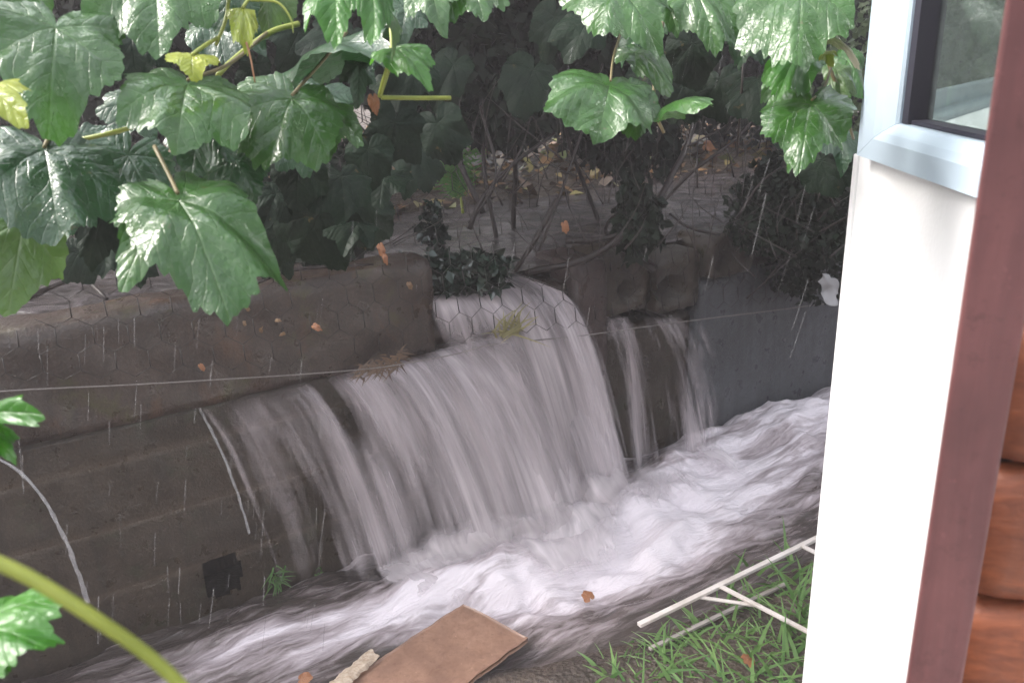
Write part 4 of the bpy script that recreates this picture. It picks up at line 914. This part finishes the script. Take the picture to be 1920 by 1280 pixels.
box('gasket', wp(du_in + gk + .002, -.045, zi + .001), -vd * (LEN - du_in - gk - .1), wn * .04, ZD * .008, M['gasket'], wf, .001)
box('pane', wp(du_in + gk - .01, -.036, zi - .001), -vd * (LEN - du_in - .1), wn * .004, ZD * (HWIN - .2), M['glass'], wf)
# inner window board seen through the glass
s0 = P(1660, 262, 2.45); dd = ray(2360, 60); dd[2] = 0; dd = nrm(dd)
s0 = on_wall(1712, 236, -.10); pr = np.array([dd[1], -dd[0], 0])
box('window_board', s0 + dd * .0 - pr * .08 - ZD * .03, dd * 1.2, pr * .08, ZD * .03, M['ledge'], an, .006)
box('window_board', s0 + dd * .0 - pr * .10 - ZD * .005, dd * 1.2, pr * .03, ZD * .05, M['ledge'], an, .006)
box('inner_wall', s0 + dd * .03 + pr * .005 - ZD * .5, dd * 1.1, pr * .25, ZD * .49, M['render'], an, .004)

# ------------------------------------------------------------------ LOG CABIN CORNER NEXT TO THE CAMERA
TC = .62
cab = empty('log_cabin', P(1850, 1280, TC), 'corner of an orange stained log cabin with red brown trim', 'cabin')
a = P(1795, 640, TC); lz = 1.0
def vert(px, py, t, z): q = P(px, py, t); q[2] = z; return q
tl = P(1795, 640, TC); tr = P(1922, 640, TC * .985)
wdir = tr - tl; wdir[2] = 0; wl = np.linalg.norm(wdir) * .98; wdir = nrm(wdir); bk = np.array([-wdir[1], wdir[0], 0]); bk = bk if bk[1] > 0 else -bk
box('corner_trim', np.array([tl[0], tl[1], .0]), wdir * wl * .98, bk * .006, ZD * 2.6, M['trim'], cab, .004)
lg0 = tl + wdir * (wl * .80) + bk * .034
def log(zc, rad):
    vs, fs = [], []; n1, n2 = 30, 24
    for i in range(n1):
        f_ = i / (n1 - 1); x = f_ * .9; rr = rad * (1 - .10 * max(0, 1 - x / .03) ** 2)
        for j in range(n2):
            an_ = 2 * math.pi * j / n2
            r_ = rr * (1 + .03 * (vnoise(np.array([x * 6]), np.array([j * .6]), int(zc * 100))[0] - .5))
            vs.append(np.array([lg0[0], lg0[1], zc]) + wdir * x + (-bk * math.copysign(abs(math.cos(an_)) ** .7, math.cos(an_)) * .40 + ZD * math.copysign(abs(math.sin(an_)) ** .8, math.sin(an_))) * r_)
    fs = grid_faces(n1, n2, True) + [tuple(reversed(range(n2))), tuple((n1 - 1) * n2 + j for j in range(n2))]
    mesh_obj('log', vs, fs, M['log'], cab)
def log_z(y):
    q = ray(1885, y); return EYE + q[2] * np.hypot(lg0[0], lg0[1]) / np.hypot(q[0], q[1])
zs = [log_z(y) for y in (600, 870, 1150)]
pitch = (zs[0] - zs[2]) / 2
for k in range(-3, 14): log(zs[1] + pitch * (k - .5), pitch * .485)
box('backing', lg0 + bk * .006 + np.array([0, 0, -lg0[2]]) + wdir * .012, wdir * .9, bk * .02, ZD * 2.5, M['bark'], cab)

# ------------------------------------------------------------------ RAIN
vs, fs = [], []; rs = random.Random(23)
for k in range(110):
    x, y = rs.uniform(0, 620) if k < 64 else rs.uniform(620, 1550), rs.uniform(560, 1180) if k < 64 else rs.uniform(40, 600)
    t = rs.uniform(1.1, 2.1); a = P(x, y, t); L = rs.uniform(.02, .09); r = rs.uniform(.0003, .0006)
    b = a + np.array([rs.uniform(-.26, -.14), .0, -1]) * L
    x_, y_ = tube_geo([a, (a + b) / 2, b], r, r * .7, 5, 5, base=len(vs)); vs += x_; fs += y_
tag(mesh_obj('rain', vs, fs, M['rain']), 'fine slanting drops of rain falling in front of the wall', 'rain', None, 'stuff')

# ------------------------------------------------------------------ HAZE FOR VEILING GLARE
hv, hf = box_geo((-40, -40, -1.3), (80, 0, 0), (0, 80, 0), (0, 0, 6.5))
hz = mesh_obj('haze', hv, hf, None, None, False)
hm = bpy.data.materials.new('glare_haze'); hm.use_nodes = True; hm.node_tree.nodes.clear()  # thin volume added to lift the blacks, as veiling lens glare does
ho = hm.node_tree.nodes.new("ShaderNodeOutputMaterial"); hp_ = hm.node_tree.nodes.new("ShaderNodeVolumePrincipled")
hp_.inputs['Color'].default_value = (.94, .88, .91, 1); hp_.inputs['Density'].default_value = .014; hp_.inputs['Anisotropy'].default_value = .2
hm.node_tree.links.new(hp_.outputs[0], ho.inputs['Volume']); hz.data.materials.append(hm)
tag(hz, 'thin grey haze filling the air, added for lens glare', 'haze', None, 'stuff')
